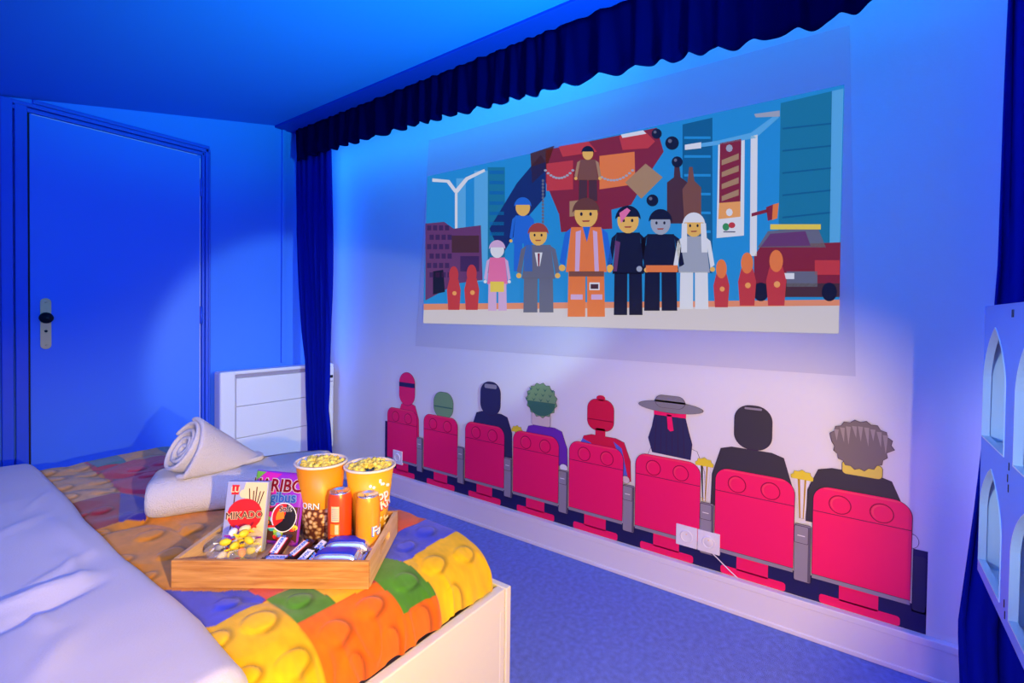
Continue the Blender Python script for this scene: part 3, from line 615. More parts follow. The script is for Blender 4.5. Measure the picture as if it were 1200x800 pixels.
# duvet
DUV = mat('lilac_white_duvet', (.52, .49, .57), .85, .15, bump=(260, .12), sheen=.2)
EDG = [(.70, .352), (.811, .358), (.977, .372), (1.19, .368), (1.4, .363), (1.671, .366), (1.91, .38), (2.394, .389), (2.5, .392)]
def crease(X, Y, ax, ay, bx, by, w, a):
    dx, dy = bx-ax, by-ay; L2 = dx*dx+dy*dy; t_ = max(0, min(1, ((X-ax)*dx+(Y-ay)*dy)/L2)); d = sqrt((X-ax-t_*dx)**2+(Y-ay-t_*dy)**2)
    return a*math.exp(-(d/w)**2)*sin(pi*min(1, max(0, .15+.85*t_)))
CR = []
def pt(x, y, z=.60): d = ray(x, y); t_ = (z-H)/d.z; return (t_*d.x, t_*d.y)
for (x0, y0), (x1, y1), w, a in (((-40, 735), (120, 668), .018, .020), ((-40, 758), (130, 676), .016, -.016), ((20, 700), (118, 640), .014, .008), ((60, 612), (110, 655), .02, .010), ((40, 720), (60, 745), .012, .008), ((75, 650), (105, 690), .012, .007), ((-20, 640), (60, 600), .02, .008), ((30, 600), (60, 575), .012, .006), ((40, 800), (90, 735), .02, .008)):
    CR.append((*pt(x0, y0), *pt(x1, y1), w, a))
vs = []; dx = [ -1.06+ i*.0125 for i in range(100)]; ys = axis_samples(.735, 2.44, .012, .05, .03, 10)
NXD = 118
for Y in ys:
    xe = interp(Y, EDG)+.012
    for i in range(NXD+1):
        u = i/NXD; X = -1.06+(xe+1.06)*(1-(1-u)**1.35)
        e_ = max(0, 1-(xe-X)/.045); f_ = max(0, (.785-Y)/.05, (Y-2.41)/.03)
        z = .603 - .042*(1-sqrt(max(0, 1-e_**2))) - .15*(1-sqrt(max(0, 1-min(1, f_)**2)))
        z += .006*noise.noise(V((X*4, Y*4, 3))) + .003*noise.noise(V((X*11, Y*9, 5)))
        for c_ in CR: z += crease(X, Y, *c_)*(1-e_)
        vs.append((X, Y, z))
fs = [(j*(NXD+1)+i, j*(NXD+1)+i+1, (j+1)*(NXD+1)+i+1, (j+1)*(NXD+1)+i) for j in range(len(ys)-1) for i in range(NXD)]
dv = mesh('duvet', vs, fs, DUV, None, True); md = dv.modifiers.new('thick', 'SOLIDIFY'); md.thickness = .03; md.offset = -1
tag(dv, 'pale lilac white creased duvet covering the left part of the bed', 'duvet')

# ------------------------------------------------------------------ towels
TOW = mat('cream_terry_towel', (.80, .72, .64), .95, .05, bump=(330, .9), sheen=.4)
def pz(x, y, z): d = ray(x, y); t_ = (z-H)/d.z; return V((t_*d.x, t_*d.y, z))
QZ = .572
a0 = pz(168, 617, QZ); a1 = pz(275, 600, QZ); ex = (a1-a0).normalized(); ey = V((-ex.y, ex.x, 0))
tw = thing('folded_towel', 'cream folded towel lying on the quilt under the rolled towel', 'towel', a0, math.atan2(ex.y, ex.x))
TL, TW_, TH = .50, .20, .105
def slab(name, x0, x1, y0, y1, z0, z1, rl, seed):
    """soft folded layer: rounded long edge towards the viewer"""
    vs = []; fs = []; nu = 60; sec = []
    h = z1-z0; r = h/2; m_ = 10
    for i in range(m_+1): a = -pi/2-pi*i/m_; sec.append((y0+r+r*cos(a)*1.0, z0+r+r*sin(a)))       # rounded front
    for i in range(1, 12): sec.append((y0+r+(y1-y0-r)*i/12, z1))
    for i in range(7): a = pi/2-pi*i/6; sec.append((y1-r*.6+r*.6*cos(a), z0+r+r*sin(a)))
    for i in range(1, 8): sec.append((y1-(y1-y0-r)*i/8, z0))
    n_ = len(sec)
    for j in range(nu+1):
        u = j/nu; x = x0+(x1-x0)*u; e = min(1, min(u, 1-u)*nu/5); k_ = sqrt(max(0, 1-(1-e)**2))*.22+.78
        for (yy, zz) in sec:
            n0 = noise.noise(V((x*14, yy*14, zz*14+seed)))
            vs.append((x, y0+(y1-y0)/2+(yy-y0-(y1-y0)/2)*(k_*.5+.5)+.004*n0, z0+h/2+(zz-z0-h/2)*k_+.004*noise.noise(V((x*9+seed, yy*9, 2)))))
    for j in range(nu):
        for i in range(n_): i2 = (i+1) % n_; fs.append((j*n_+i, j*n_+i2, (j+1)*n_+i2, (j+1)*n_+i))
    fs.append(tuple(range(n_-1, -1, -1))); fs.append(tuple(nu*n_+i for i in range(n_)))
    return fixn(mesh(name, vs, fs, TOW, tw, True))
slab('towel_fold', 0, TL, 0, TW_, 0, TH, .02, 1)
# rolled towel: spiral section swept along a tapering axis, with a loose flap
z0 = QZ+TH
def pd(x, y, dist): d = ray(x, y); return CAM+d*dist
fc = pd(209, 523, 1.40); bc = pd(300, 556, 1.58)
axd = (bc-fc).normalized(); side = axd.cross(V((0, 0, 1))).normalized(); upv = side.cross(axd)
rw = thing('rolled_towel', 'cream rolled towel showing spiral end, resting on the folded towel', 'towel', (fc.x, fc.y, z0))
vs = []; fs = []; NA = 110; NL = 26
def spr(t_): return .012+.072*t_                     # radius along spiral
for j in range(NL+1):
    u = j/NL; c_ = fc+(bc-fc)*u; k_ = 1.0-.42*u
    if j == 0: k_ *= .97
    for layer in (0, 1):
        for i in range(NA+1):
            t_ = i/NA; a = t_*3.3*2*pi+.9; r_ = (spr(t_)-(.011 if layer else 0))*k_*(1+.05*noise.noise(V((cos(a)*1.5, sin(a)*1.5, u*3))))
            p = c_+side*(r_*cos(a))+upv*(r_*sin(a)) - axd*(.012*(1-t_)*(1 if u < .1 else 0)*-1) + V((0, 0, .003*noise.noise(V((a, u*6, 1)))))
            vs.append(p-rw.location)
n1 = NA+1; st_ = 2*n1
for j in range(NL):
    for i in range(NA):
        b_ = j*st_+i; fs.append((b_, b_+1, b_+st_+1, b_+st_)); b2 = b_+n1; fs.append((b2, b2+st_, b2+st_+1, b2+1))
    b_ = j*st_+NA; fs.append((b_, b_+n1, b_+st_+n1, b_+st_)); b_ = j*st_; fs.append((b_, b_+st_, b_+st_+n1, b_+n1))
for i in range(NA):
    b_ = i; fs.append((b_, b_+n1, b_+n1+1, b_+1)); b_ = NL*st_+i; fs.append((b_, b_+1, b_+n1+1, b_+n1))
rl = fixn(mesh('towel_roll', vs, fs, TOW, rw, True)); sm = rl.modifiers.new('soft', 'SUBSURF'); sm.levels = 1; sm.render_levels = 1
# loose flap of the roll that falls forward over the folded towel
g0 = pd(228, 556, 1.30); g1 = pd(300, 552, 1.50)
vs = []; fs = []; nu, nv = 24, 16
top0 = fc+side*.03+upv*.07; 
for i in range(nu+1):
    u = i/nu; c_ = fc+(bc-fc)*(u*.95); k_ = 1-.42*u
    for j in range(nv+1):
        a = pi*.62-j/nv*pi*.98
        r_ = (.088+.026*max(0, (j/nv-.35)))*k_
        p = c_+side*(r_*cos(a))+upv*(r_*sin(a)) + axd*(.030*(j/nv)**2)*(1-u) + V((0, 0, .003*noise.noise(V((u*5, j*.4, 3)))))
        p.z = max(p.z, z0+.008)
        vs.append(p-rw.location)
for i in range(nu):
    for j in range(nv): a = i*(nv+1)+j; fs.append((a, a+1, a+nv+2, a+nv+1))
fl = mesh('towel_flap', vs, fs, TOW, rw, True); md = fl.modifiers.new('thick', 'SOLIDIFY'); md.thickness = .014; md.offset = 0
sm = fl.modifiers.new('soft', 'SUBSURF'); sm.levels = 1; sm.render_levels = 1

# ------------------------------------------------------------------ tray and what stands on it
TA = V((.391, 1.153, .574)); TR = math.atan2(-.805, .594)
PINE = wood('pine_tray', (.46, .18, .035), (.70, .34, .09), (4, 60, 60)); PINEL = wood('pale_pine', (.66, .38, .16), (.82, .54, .26), (60, 4, 40))
ty = thing('serving_tray', 'pale pine serving tray of snacks standing on the brick quilt', 'tray', TA, TR)
TLn, TWd, THt, TT = .411, .268, .058, .010
box('tray_base', (TT, TT, .002), (TLn-TT, TWd-TT, .010), PINEL, ty)
box('tray_side', (0, 0, 0), (TLn, TT, THt), PINE, ty, .0015); box('tray_side', (0, TWd-TT, 0), (TLn, TWd, THt), PINE, ty, .0015)
def side_with_slot(x0, x1):
    bm = bmesh.new(); E_ = []
    def lp(pts):
        vv = [bm.verts.new((x0, p[0], p[1])) for p in pts]; return [bm.edges.new((a, b)) for a, b in zip(vv, vv[1:]+vv[:1])]
    E_ += lp([(TT, 0), (TWd-TT, 0), (TWd-TT, THt), (TT, THt)])
    cy = TWd/2; E_ += lp(arcpts(cy+.035, .036, .010, .010, -pi/2, pi/2, 8)+arcpts(cy-.035, .036, .010, .010, pi/2, 3*pi/2, 8))
    bmesh.ops.triangle_fill(bm, use_beauty=True, edges=E_)
    r_ = bmesh.ops.extrude_face_region(bm, geom=list(bm.faces)); bmesh.ops.translate(bm, vec=(x1-x0, 0, 0), verts=[g for g in r_['geom'] if isinstance(g, bmesh.types.BMVert)])
    bmesh.ops.recalc_face_normals(bm, faces=bm.faces)
    me = bpy.data.meshes.new('tray_end'); bm.to_mesh(me); bm.free(); me.materials.append(PINEL)
    o = bpy.data.objects.new('tray_end', me); COL.objects.link(o); o.parent = ty; return o
side_with_slot(0, TT); side_with_slot(TLn-TT, TLn)
E1 = V((cos(TR), sin(TR), 0)); E2 = V((-sin(TR), cos(TR), 0))
def T(u, v, z=.011): return TA+E1*u+E2*v+V((0, 0, z))
def text(name, s, size, m, parent, mw, ext=.0004, bend=None, bold=0):
    """flat lettering turned into a mesh; mw: matrix in the parent's space; bend: radius of a cylinder"""
    cu = bpy.data.curves.new(name, 'FONT'); cu.body = s; cu.size = size; cu.align_x = 'CENTER'; cu.align_y = 'CENTER'; cu.extrude = ext; cu.offset = bold
    cu.resolution_u = 3
    t_ = bpy.data.objects.new(name, cu); me = bpy.data.meshes.new_from_object(t_); bpy.data.objects.remove(t_); bpy.data.curves.remove(cu)
    me.materials.clear(); me.materials.append(m)
    if bend:
        for v in me.vertices:
            a = v.co.x/bend; r_ = bend+v.co.z; v.co = V((r_*sin(a), v.co.y, r_*cos(a)))
    me.transform(mw); o = bpy.data.objects.new(name, me); COL.objects.link(o); o.parent = parent; return o
UPRIGHT = Matrix(((1, 0, 0, 0), (0, 0, -1, 0), (0, 1, 0, 0), (0, 0, 0, 1)))     # text plane x,y -> x,z facing -y
PRINT = {n: mat('print_'+n, c, .45, .3) for n, c in dict(white=(.85, .83, .80), red=(.75, .02, .02), brown=(.09, .03, .015), cream=(.85, .66, .32), greyblue=(.38, .40, .55), purple=(.30, .03, .48), magenta=(.62, .02, .36), darkred=(.38, .005, .03),
         blue=(.05, .18, .70), sky=(.30, .55, .80), green=(.18, .50, .05), orange=(.85, .28, .02), yellow=(.88, .66, .03), black=(.015, .012, .015), lime=(.45, .65, .05), teal=(.05, .45, .38), grey=(.35, .35, .36), redorange=(.75, .07, .012), amber=(.85, .36, .012)).items()}

# popcorn cups
CORN = mat('popcorn', (.90, .58, .10), .8, .2, var=(60, .45))
def cornprint(name):
    m = mat(name, (.7, .45, .2), .5); nt = m.node_tree; b = nt.nodes['Principled BSDF']
    tc = nt.nodes.new('ShaderNodeTexCoord'); v_ = nt.nodes.new('ShaderNodeTexVoronoi'); v_.inputs['Scale'].default_value = 95
    r = nt.nodes.new('ShaderNodeValToRGB'); r.color_ramp.elements[0].color = (.88, .66, .36, 1); r.color_ramp.elements[1].color = (.14, .035, .02, 1)
    r.color_ramp.elements[0].position = .25; r.color_ramp.elements[1].position = .62
    e = r.color_ramp.elements.new(.45); e.color = (.62, .30, .10, 1)
    nt.links.new(tc.outputs['Object'], v_.inputs['Vector']); nt.links.new(v_.outputs['Distance'], r.inputs[0]); nt.links.new(r.outputs[0], b.inputs['Base Color']); return m
CPR = cornprint('popcorn_photo_print')
def cup(u, v, hgt, r0_, r1_, col, label, printed):
    t = thing('popcorn_cup', label, 'cup', T(u, v), TR, 'popcorn cups on the tray')
    zs = .46*hgt
    rz_ = lambda z: r0_+(r1_-r0_)*z/hgt
    if printed: lathe('cup_wall', [(0, .003), (r0_, 0), (rz_(zs), zs), (r1_, hgt), (r1_-.002, hgt), (r0_-.002, .005), (0, .005)], [col, CPR, PRINT['white']], t, 48, fm=[1, 1, 0, 0, 2, 2])
    else: lathe('cup_wall', [(0, .003), (r0_, 0), (r1_, hgt), (r1_-.002, hgt), (r0_-.002, .005), (0, .005)], [col, PRINT['white']], t, 48, fm=[0, 0, 0, 1, 1])
    a = [(r1_+.0025+.0032*cos(q), hgt+.0032*sin(q)) for q in [2*pi*i/10 for i in range(11)]]
    lathe('rolled_rim', a, mat('pale_rim', (.86, .72, .52), .5), t, 48)
    # popcorn: a heap of puffed pieces
    bm = bmesh.new(); rg = random.Random(u)
    for i in range(100):
        rr_ = (r1_-.012)*sqrt(rg.random()); an = rg.random()*2*pi; c_ = V((rr_*cos(an), rr_*sin(an), hgt-.014+.014*(1-(rr_/r1_)**2)+.006*rg.random()))
        for q_ in range(3):
            d_ = V((rg.uniform(-1, 1), rg.uniform(-1, 1), rg.uniform(-1, 1)))*.0045
            bmesh.ops.create_icosphere(bm, subdivisions=1, radius=rg.uniform(.0045, .0075), matrix=Matrix.Translation(c_+d_))
    me = bpy.data.meshes.new('popcorn'); bm.to_mesh(me); bm.free(); me.materials.append(CORN)
    for p in me.polygons: p.use_smooth = True
    po = bpy.data.objects.new('popcorn', me); COL.objects.link(po); po.parent = t; po['kind'] = 'stuff'
    return t, rz_
ORC = mat('orange_cup_card', (.86, .30, .008), .4, .4); YEC = mat('yellow_cup_card', (.88, .46, .015), .4, .4)
def yaw_cam(p):                         # local z-angle that faces the camera from p
    d = CAM-p; return math.atan2(d.y, d.x)-TR
def wrap(t, s, size, m, r_, z, ang, bold=0, tilt=0, ext=.0004):
    """lettering wrapped on a round body at local angle ang"""
    mw = Matrix.Translation((0, 0, z)) @ Matrix.Rotation(ang+pi/2, 4, 'Z') @ UPRIGHT @ Matrix.Rotation(tilt, 4, 'Z')
    return text('lettering', s, size, m, t, mw, ext, bend=r_, bold=bold)
t, rz_ = cup(.229, .212, .192, .040, .0585, ORC, 'orange paper popcorn cup with popcorn print, beside the sweet bag', True)
az = yaw_cam(T(.229, .212))
wrap(t, 'POPCORN', .021, PRINT['brown'], rz_(.096)+.0002, .096, az-1.05, .0012, ext=.0003); wrap(t, 'POPCORN', .021, PRINT['white'], rz_(.096)+.0008, .0965, az-1.05, .0003)
t, rz_ = cup(.352, .211, .184, .037, .0585, YEC, 'yellow paper popcorn cup with white lettering, at tray right end', False)
az = yaw_cam(T(.352, .211))
for s, z, da in (('Pop', .120, .50), ('CORN', .094, .46)):
    wrap(t, s, .034, PRINT['red'], rz_(z)+.0001, z-.002, az+da, .0022, .12, ext=.0003); wrap(t, s, .034, PRINT['white'], rz_(z)+.001, z, az+da, .0008, .12)
for da, z in ((.1, .15), (.75, .147), (.5, .155), (.95, .06), (.75, .045), (.98, .035), (.6, .062)):
    bm = bmesh.new(); rg = random.Random(int(z*1e4)); r_ = rz_(z)
    for q_ in range(5): bmesh.ops.create_icosphere(bm, subdivisions=1, radius=.0042, matrix=Matrix.Translation(V((r_*cos(az+da), r_*sin(az+da), z))+V((rg.uniform(-1, 1), rg.uniform(-1, 1), rg.uniform(-1, 1)))*.006) @ Matrix.Scale(.25, 4, V((cos(az+da), sin(az+da), 0))))
    me = bpy.data.meshes.new('popcorn_print'); bm.to_mesh(me); bm.free(); me.materials.append(PRINT['white'] if z > .1 else PRINT['cream']); po = bpy.data.objects.new('popcorn_print', me); COL.objects.link(po); po.parent = t

# drink cans
ALU = mat('aluminium', (.75, .74, .76), .25, .5, metal=.9)
def can(u, v, col, label):
    t = thing('drink_can', label, 'can', T(u, v), TR, 'slim drink cans on the tray')
    R_ = .0275; h = .142
    lathe('can_body', [(0, .004), (R_-.006, 0), (R_-.002, .004), (R_, .010), (R_, h-.014), (R_-.004, h-.003)], col, t, 40)
    lathe('can_lid', [(R_-.0035, h-.003), (R_-.0035, h), (R_-.005, h), (R_-.006, h-.004), (0, h-.004)], ALU, t, 40)
    bx_ = box('pull_tab', (-.006, -.009, h-.0038), (.006, .011, h-.002), ALU, t, .001); bx_.rotation_euler = (0, 0, .6)
    return t, R_
def curved(t, name, r_, a0_, a1_, z0_, z1_, m, lift=.0004):
    n_ = 12; vs = []; fs = []
    for i in range(n_+1):
        a = a0_+(a1_-a0_)*i/n_
        for rr_, z in ((r_+lift, z0_), (r_+lift, z1_)): vs.append((rr_*cos(a), rr_*sin(a), z))
    for i in range(n_): fs.append((2*i, 2*i+2, 2*i+3, 2*i+1))
    return mesh(name, vs, fs, m, t, True)
t, R_ = can(.298, .150, mat('red_orange_can', (.80, .07, .010), .3, .5), 'slim red orange drink can with pale barcode, left of the orange can')
az = yaw_cam(T(.298, .150))
bcd = curved(t, 'barcode_panel', R_, az-.75, az-.05, .077, .113, PRINT['cream'])
for i in range(7): curved(bcd, 'barcode_line', R_, az-.70, az-.10, .081+.0042*i, .0826+.0042*i, PRINT['grey'], .0007)
curved(t, 'info_panel', R_, az-.85, az-.02, .046, .072, PRINT['orange']); curved(t, 'info_panel', R_, az-.40, az-.10, .048, .070, PRINT['cream'], .0007); curved(t, 'info_panel', R_, az-.85, az-.02, .018, .043, PRINT['orange'])
for i in range(4): curved(t, 'info_line', R_, az-.60, az-.08, .020+.006*i, .023+.006*i, PRINT['cream'], .0007)
curved(t, 'info_panel', R_, az+.25, az+.62, .014, .04, PRINT['yellow'])
t, R_ = can(.371, .130, mat('orange_can', (.88, .33, .012), .3, .5), 'slim plain orange drink can in the right corner of the tray')
az = yaw_cam(T(.371, .130)); wrap(t, 'Fanta', .030, PRINT['blue'], R_+.0004, .060, az+1.45, .0016, ext=.0003); wrap(t, 'Fanta', .030, PRINT['white'], R_+.0012, .061, az+1.45, .0004)

# biscuit packet, leaning back
def tilted(name, label, cat, u, v, lean, rz=0):
    t = thing(name, label, cat, T(u, v, .0155)); t.rotation_euler = (-lean, 0, TR+rz); return t
bx_ = tilted('biscuit_packet', 'flat cream biscuit packet with red oval, leaning behind the sweet bowl', 'packet', .028, .124, .20)
w_, h_ = .098, .158
box('packet_body', (0, 0, 0), (w_, .018, h_), PRINT['greyblue'], bx_, .002)
def fp(name, pts, m, par, lay=1): 
    vs = [(p[0], -.0005*lay, p[1]) for p in pts]; A = sum(p[0]*q_[1]-q_[0]*p[1] for p, q_ in zip(pts, pts[1:]+pts[:1]))
    n_ = len(vs); return mesh(name, vs, [tuple(range(n_)) if A > 0 else tuple(range(n_-1, -1, -1))], m, par)
fp('cream_panel', [(.052, .002), (.096, .002), (.096, .156), (.044, .156), (.040, .135), (.046, .118)], PRINT['cream'], bx_)
fp('cloud_badge', arcpts(.042, .130, .010, .010, 0, 2*pi, 14)[:-1], PRINT['cream'], bx_, 2)
fp('red_oval', arcpts(.049, .083, .041, .036, 0, 2*pi, 30)[:-1], PRINT['red'], bx_, 3)
for (xa_, za_), (xb_, zb_) in (((.058, .112), (.054, .142)), ((.066, .112), (.065, .137)), ((.071, .112), (.072, .146)), ((.076, .110), (.081, .136)), ((.080, .104), (.089, .136)), ((.018, .030), (.021, .128))):
    fp('chocolate_stick', [(xa_-.0013, za_), (xa_+.0013, za_), (xb_+.0013, zb_), (xb_-.0013, zb_)], PRINT['brown'], bx_, 2)
fp('red_badge', [(.013, .128), (.030, .128), (.030, .150), (.013, .150)], PRINT['red'], bx_, 3)
mwt = lambda x, z, l: Matrix.Translation((x, -.0005*l, z)) @ UPRIGHT
text('lettering', 'LU', .018, PRINT['cream'], bx_, mwt(.0215, .139, 5), .0002, bold=.0004)
text('lettering', 'MIKADO', .0225, PRINT['cream'], bx_, mwt(.049, .081, 4) @ Matrix.Rotation(.06, 4, 'Z'), .0002, bold=.0010)
text('lettering', 'MIKADO', .0225, PRINT['brown'], bx_, mwt(.049, .081, 6) @ Matrix.Rotation(.06, 4, 'Z'), .0002)

# sweet bag, puffed, leaning back
sbg = tilted('sweet_bag', 'purple sweet bag with jelly sweets print leaning between packet and cup', 'bag', .062, .178, .22, -.20)
bw, bh = .138, .168; vs = []; fs = []; nu, nv = 24, 28
def puff(x, z): return .020*(max(0, 1-(2*x/bw-1)**4)*max(0, 1-(2*z/bh-1)**4))**.6
for sgn in (-1, 1):
    for j in range(nv+1):
        for i in range(nu+1):
            x = bw*i/nu; z = bh*j/nv; vs.append((x, sgn*puff(x, z)*.6+.0012*sgn, z))
nn = (nu+1)*(nv+1)
for j in range(nv):
    for i in range(nu):
        a = j*(nu+1)+i; fs.append((a, a+1, a+nu+2, a+nu+1)); fs.append((nn+a, nn+a+nu+1, nn+a+nu+2, nn+a+1))
rim_ = [i for i in range(nu+1)]+[j*(nu+1)+nu for j in range(1, nv+1)]+[nv*(nu+1)+i for i in range(nu-1, -1, -1)]+[j*(nu+1) for j in range(nv-1, 0, -1)]
for a, b_ in zip(rim_, rim_[1:]+rim_[:1]): fs.append((a, nn+a, nn+b_, b_))
fixn(mesh('bag_body', vs, fs, mat('bag_purple_film', (.30, .03, .50), .3, .5), sbg, True))
def bagp(name, pts, m, lay=1, par=sbg):
    """printed shape following the puffed front"""
    cx = sum(p[0] for p in pts)/len(pts); cz = sum(p[1] for p in pts)/len(pts); pts = pts[::-1] if sum(p[0]*q_[1]-q_[0]*p[1] for p, q_ in zip(pts, pts[1:]+pts[:1])) < 0 else pts
    rings = 6; vs = [(cx, 0, cz)]; n_ = len(pts)
    for k_ in range(1, rings+1): vs += [(cx+(p[0]-cx)*k_/rings, 0, cz+(p[1]-cz)*k_/rings) for p in pts]
    vs = [(x, -puff(x, z)*.6-.0012-.0005*lay, z) for x, y, z in vs]; fs = [(0, 1+i, 1+(i+1) % n_) for i in range(n_)]
    for k_ in range(rings-1):
        for i in range(n_): a = 1+k_*n_+i; b_ = 1+k_*n_+(i+1) % n_; fs.append((a, a+n_, b_+n_, b_))
    return mesh(name, vs, fs, m, par, True)
def dense(pts, n_=8): return [(p[0]+(q_[0]-p[0])*i/n_, p[1]+(q_[1]-p[1])*i/n_) for p, q_ in zip(pts, pts[1:]+pts[:1]) for i in range(n_)]
bagp('green_corner', dense([(.002, .140), (.030, .166), (.002, .166)]), PRINT['green'], 1)
bagp('magenta_swirl', dense([(.004, .135), (.03, .166), (.075, .164), (.06, .15), (.075, .118), (.004, .115)]), PRINT['magenta'], 1)
bagp('sweets_ground', dense([(.003, .010), (.135, .010), (.135, .09), (.09, .092), (.04, .085), (.003, .078)]), PRINT['brown'], 1)
bagp('red_arc', dense([(.003, .083), (.05, .080), (.08, .092), (.08, .098), (.05, .088), (.003, .09)]), PRINT['magenta'], 2)
rg = random.Random(3); sw = ['sky', 'orange', 'red', 'lime', 'teal', 'yellow', 'blue', 'green', 'magenta']
for i in range(34):
    x = rg.uniform(.012, .128); z = rg.uniform(.016, .074); bagp('sweet_print', arcpts(x, z, .0085, .0065, 0, 2*pi, 12)[:-1], PRINT[sw[i % 9]], 3+.3*(i % 5))
bagp('red_band', dense([(.01, .034), (.12, .046), (.12, .051), (.01, .039)]), PRINT['red'], 6); bagp('white_band', dense([(.01, .0325), (.12, .0445), (.12, .046), (.01, .034)]), PRINT['white'], 6)
bagp('badge', arcpts(.100, .066, .032, .034, 0, 2*pi, 26)[:-1], PRINT['white'], 6); bagp('badge', arcpts(.101, .066, .0295, .0315, 0, 2*pi, 26)[:-1], PRINT['black'], 7)
bagp('badge_swirl', arcpts(.101, .066, .029, .031, pi*.45, pi*1.25, 14)+[(.099, .058), (.106, .075)], PRINT['red'], 8); bagp('badge_swirl', arcpts(.103, .066, .021, .023, pi*.55, pi*1.1, 10)+[(.104, .064)], PRINT['orange'], 9)
def bagtext(s, size, m, x, z, lay, rot=0, bold=0):
    o = text('lettering', s, size, m, sbg, Matrix.Translation((x, 0, z)) @ UPRIGHT @ Matrix.Rotation(rot, 4, 'Z'), .0001, bold=bold)
    for v in o.data.vertices: v.co.y = -puff(min(bw, max(0, v.co.x)), min(bh, max(0, v.co.z)))*.6-.0012-.0005*lay
    return o
bagtext('HARIBO', .040, PRINT['white'], .070, .136, 3, .03, .0028); bagtext('HARIBO', .040, PRINT['darkred'], .070, .136, 5, .03, .0010)
bagtext('Dragibus', .033, PRINT['sky'], .066, .109, 4, .05, .0022); bagtext('Dragibus', .033, PRINT['blue'], .066, .109, 6, .05, .0004)
bagtext('Soft', .019, PRINT['white'], .104, .086, 10, .12, .0012); bagtext('Soft', .019, PRINT['black'], .104, .086, 12, .12, .0002)

# glass bowl with wrapped sweets
GLASS = mat('clear_glass', (.85, .86, .9), .06, .5, alpha=.10)
bu, bvv = .088, .076
gb = thing('glass_bowl', 'clear glass bowl of wrapped sweets in the left front of tray', 'bowl', T(bu, bvv), TR)
lathe('bowl_glass', [(0, .001), (.040, .001), (.047, .010), (.0575, .056), (.0558, .056), (.0455, .012), (.039, .005), (0, .005)], GLASS, gb, 40)
def candy(body, ends, label, loc, rot):
    t = thing('wrapped_sweet', label, 'sweet', loc, 0, 'wrapped sweets in the glass bowl'); t.rotation_euler = rot
    bm = bmesh.new(); bmesh.ops.create_icosphere(bm, subdivisions=2, radius=1, matrix=Matrix.Diagonal((.0130, .0086, .0080, 1)))
    me = bpy.data.meshes.new('sweet_body'); bm.to_mesh(me); bm.free(); me.materials.append(body)
    for p in me.polygons: p.use_smooth = True
    o = bpy.data.objects.new('sweet_body', me); COL.objects.link(o); o.parent = t
    for s in (-1, 1):
        vs = [(s*.0120, 0, 0)]; n_ = 9
        for i in range(n_): a = -1+2*i/(n_-1); vs.append((s*.0225, a*.0095, .002*(-1)**i))
        fs = [(0, i, i+1) for i in range(1, n_)]; mesh('twist_end', vs, fs, ends, t)
    return t
Y_, R2, W2, P2 = PRINT['yellow'], PRINT['red'], PRINT['white'], PRINT['purple']
cnd = [(Y_, W2, 'yellow wrapped sweet with white ends'), (Y_, Y_, 'plain yellow wrapped sweet'), (R2, W2, 'red wrapped sweet with white ends'), (PRINT['cream'], R2, 'cream wrapped sweet with red ends'), (W2, P2, 'white wrapped sweet with purple ends'), (PRINT['orange'], Y_, 'orange wrapped sweet with yellow ends'), (PRINT['grey'], W2, 'silver grey wrapped sweet')]
spots = [(-.020, -.014, .016), (.016, -.018, .016), (.0, .016, .016), (.024, .012, .020), (-.024, .014, .020), (-.008, -.024, .028), (.022, -.014, .030), (.004, .002, .030), (-.026, .0, .032), (.018, .020, .034), (-.006, .024, .034),
         (.010, -.016, .043), (-.012, -.006, .044), (.026, .002, .044), (.004, .014, .046), (.016, .004, .056), (-.004, .004, .058), (.010, .018, .058)]
order = [5, 2, 1, 0, 6, 3, 5, 0, 6, 4, 1, 1, 0, 1, 3, 1, 4, 3]; wh = ['at the bottom', 'low in the middle', 'in the upper layer', 'on top of the heap']; side_ = ['at the left', 'at the centre', 'at the right']; dep = ['near', 'middle', 'far']
spots = [(p[0]*1.22, p[1]*1.22, p[2]*1.22) for p in spots]
for i, (p, k_) in enumerate(zip(spots, order)):
    b_, e_, l_ = cnd[k_]; lv = wh[0 if p[2] < .027 else 1 if p[2] < .045 else 2 if p[2] < .06 else 3]; sd = side_[0 if p[0] < -.008 else 1 if p[0] < .014 else 2]; dp = dep[0 if p[1] < -.012 else 1 if p[1] < .012 else 2]
    candy(b_, e_, f'{l_} {lv}, {sd}, {dp} side', T(bu+p[0], bvv+p[1], .011+p[2]), (rg.uniform(-.5, .5), rg.uniform(-.5, .5), rg.uniform(0, 6)))

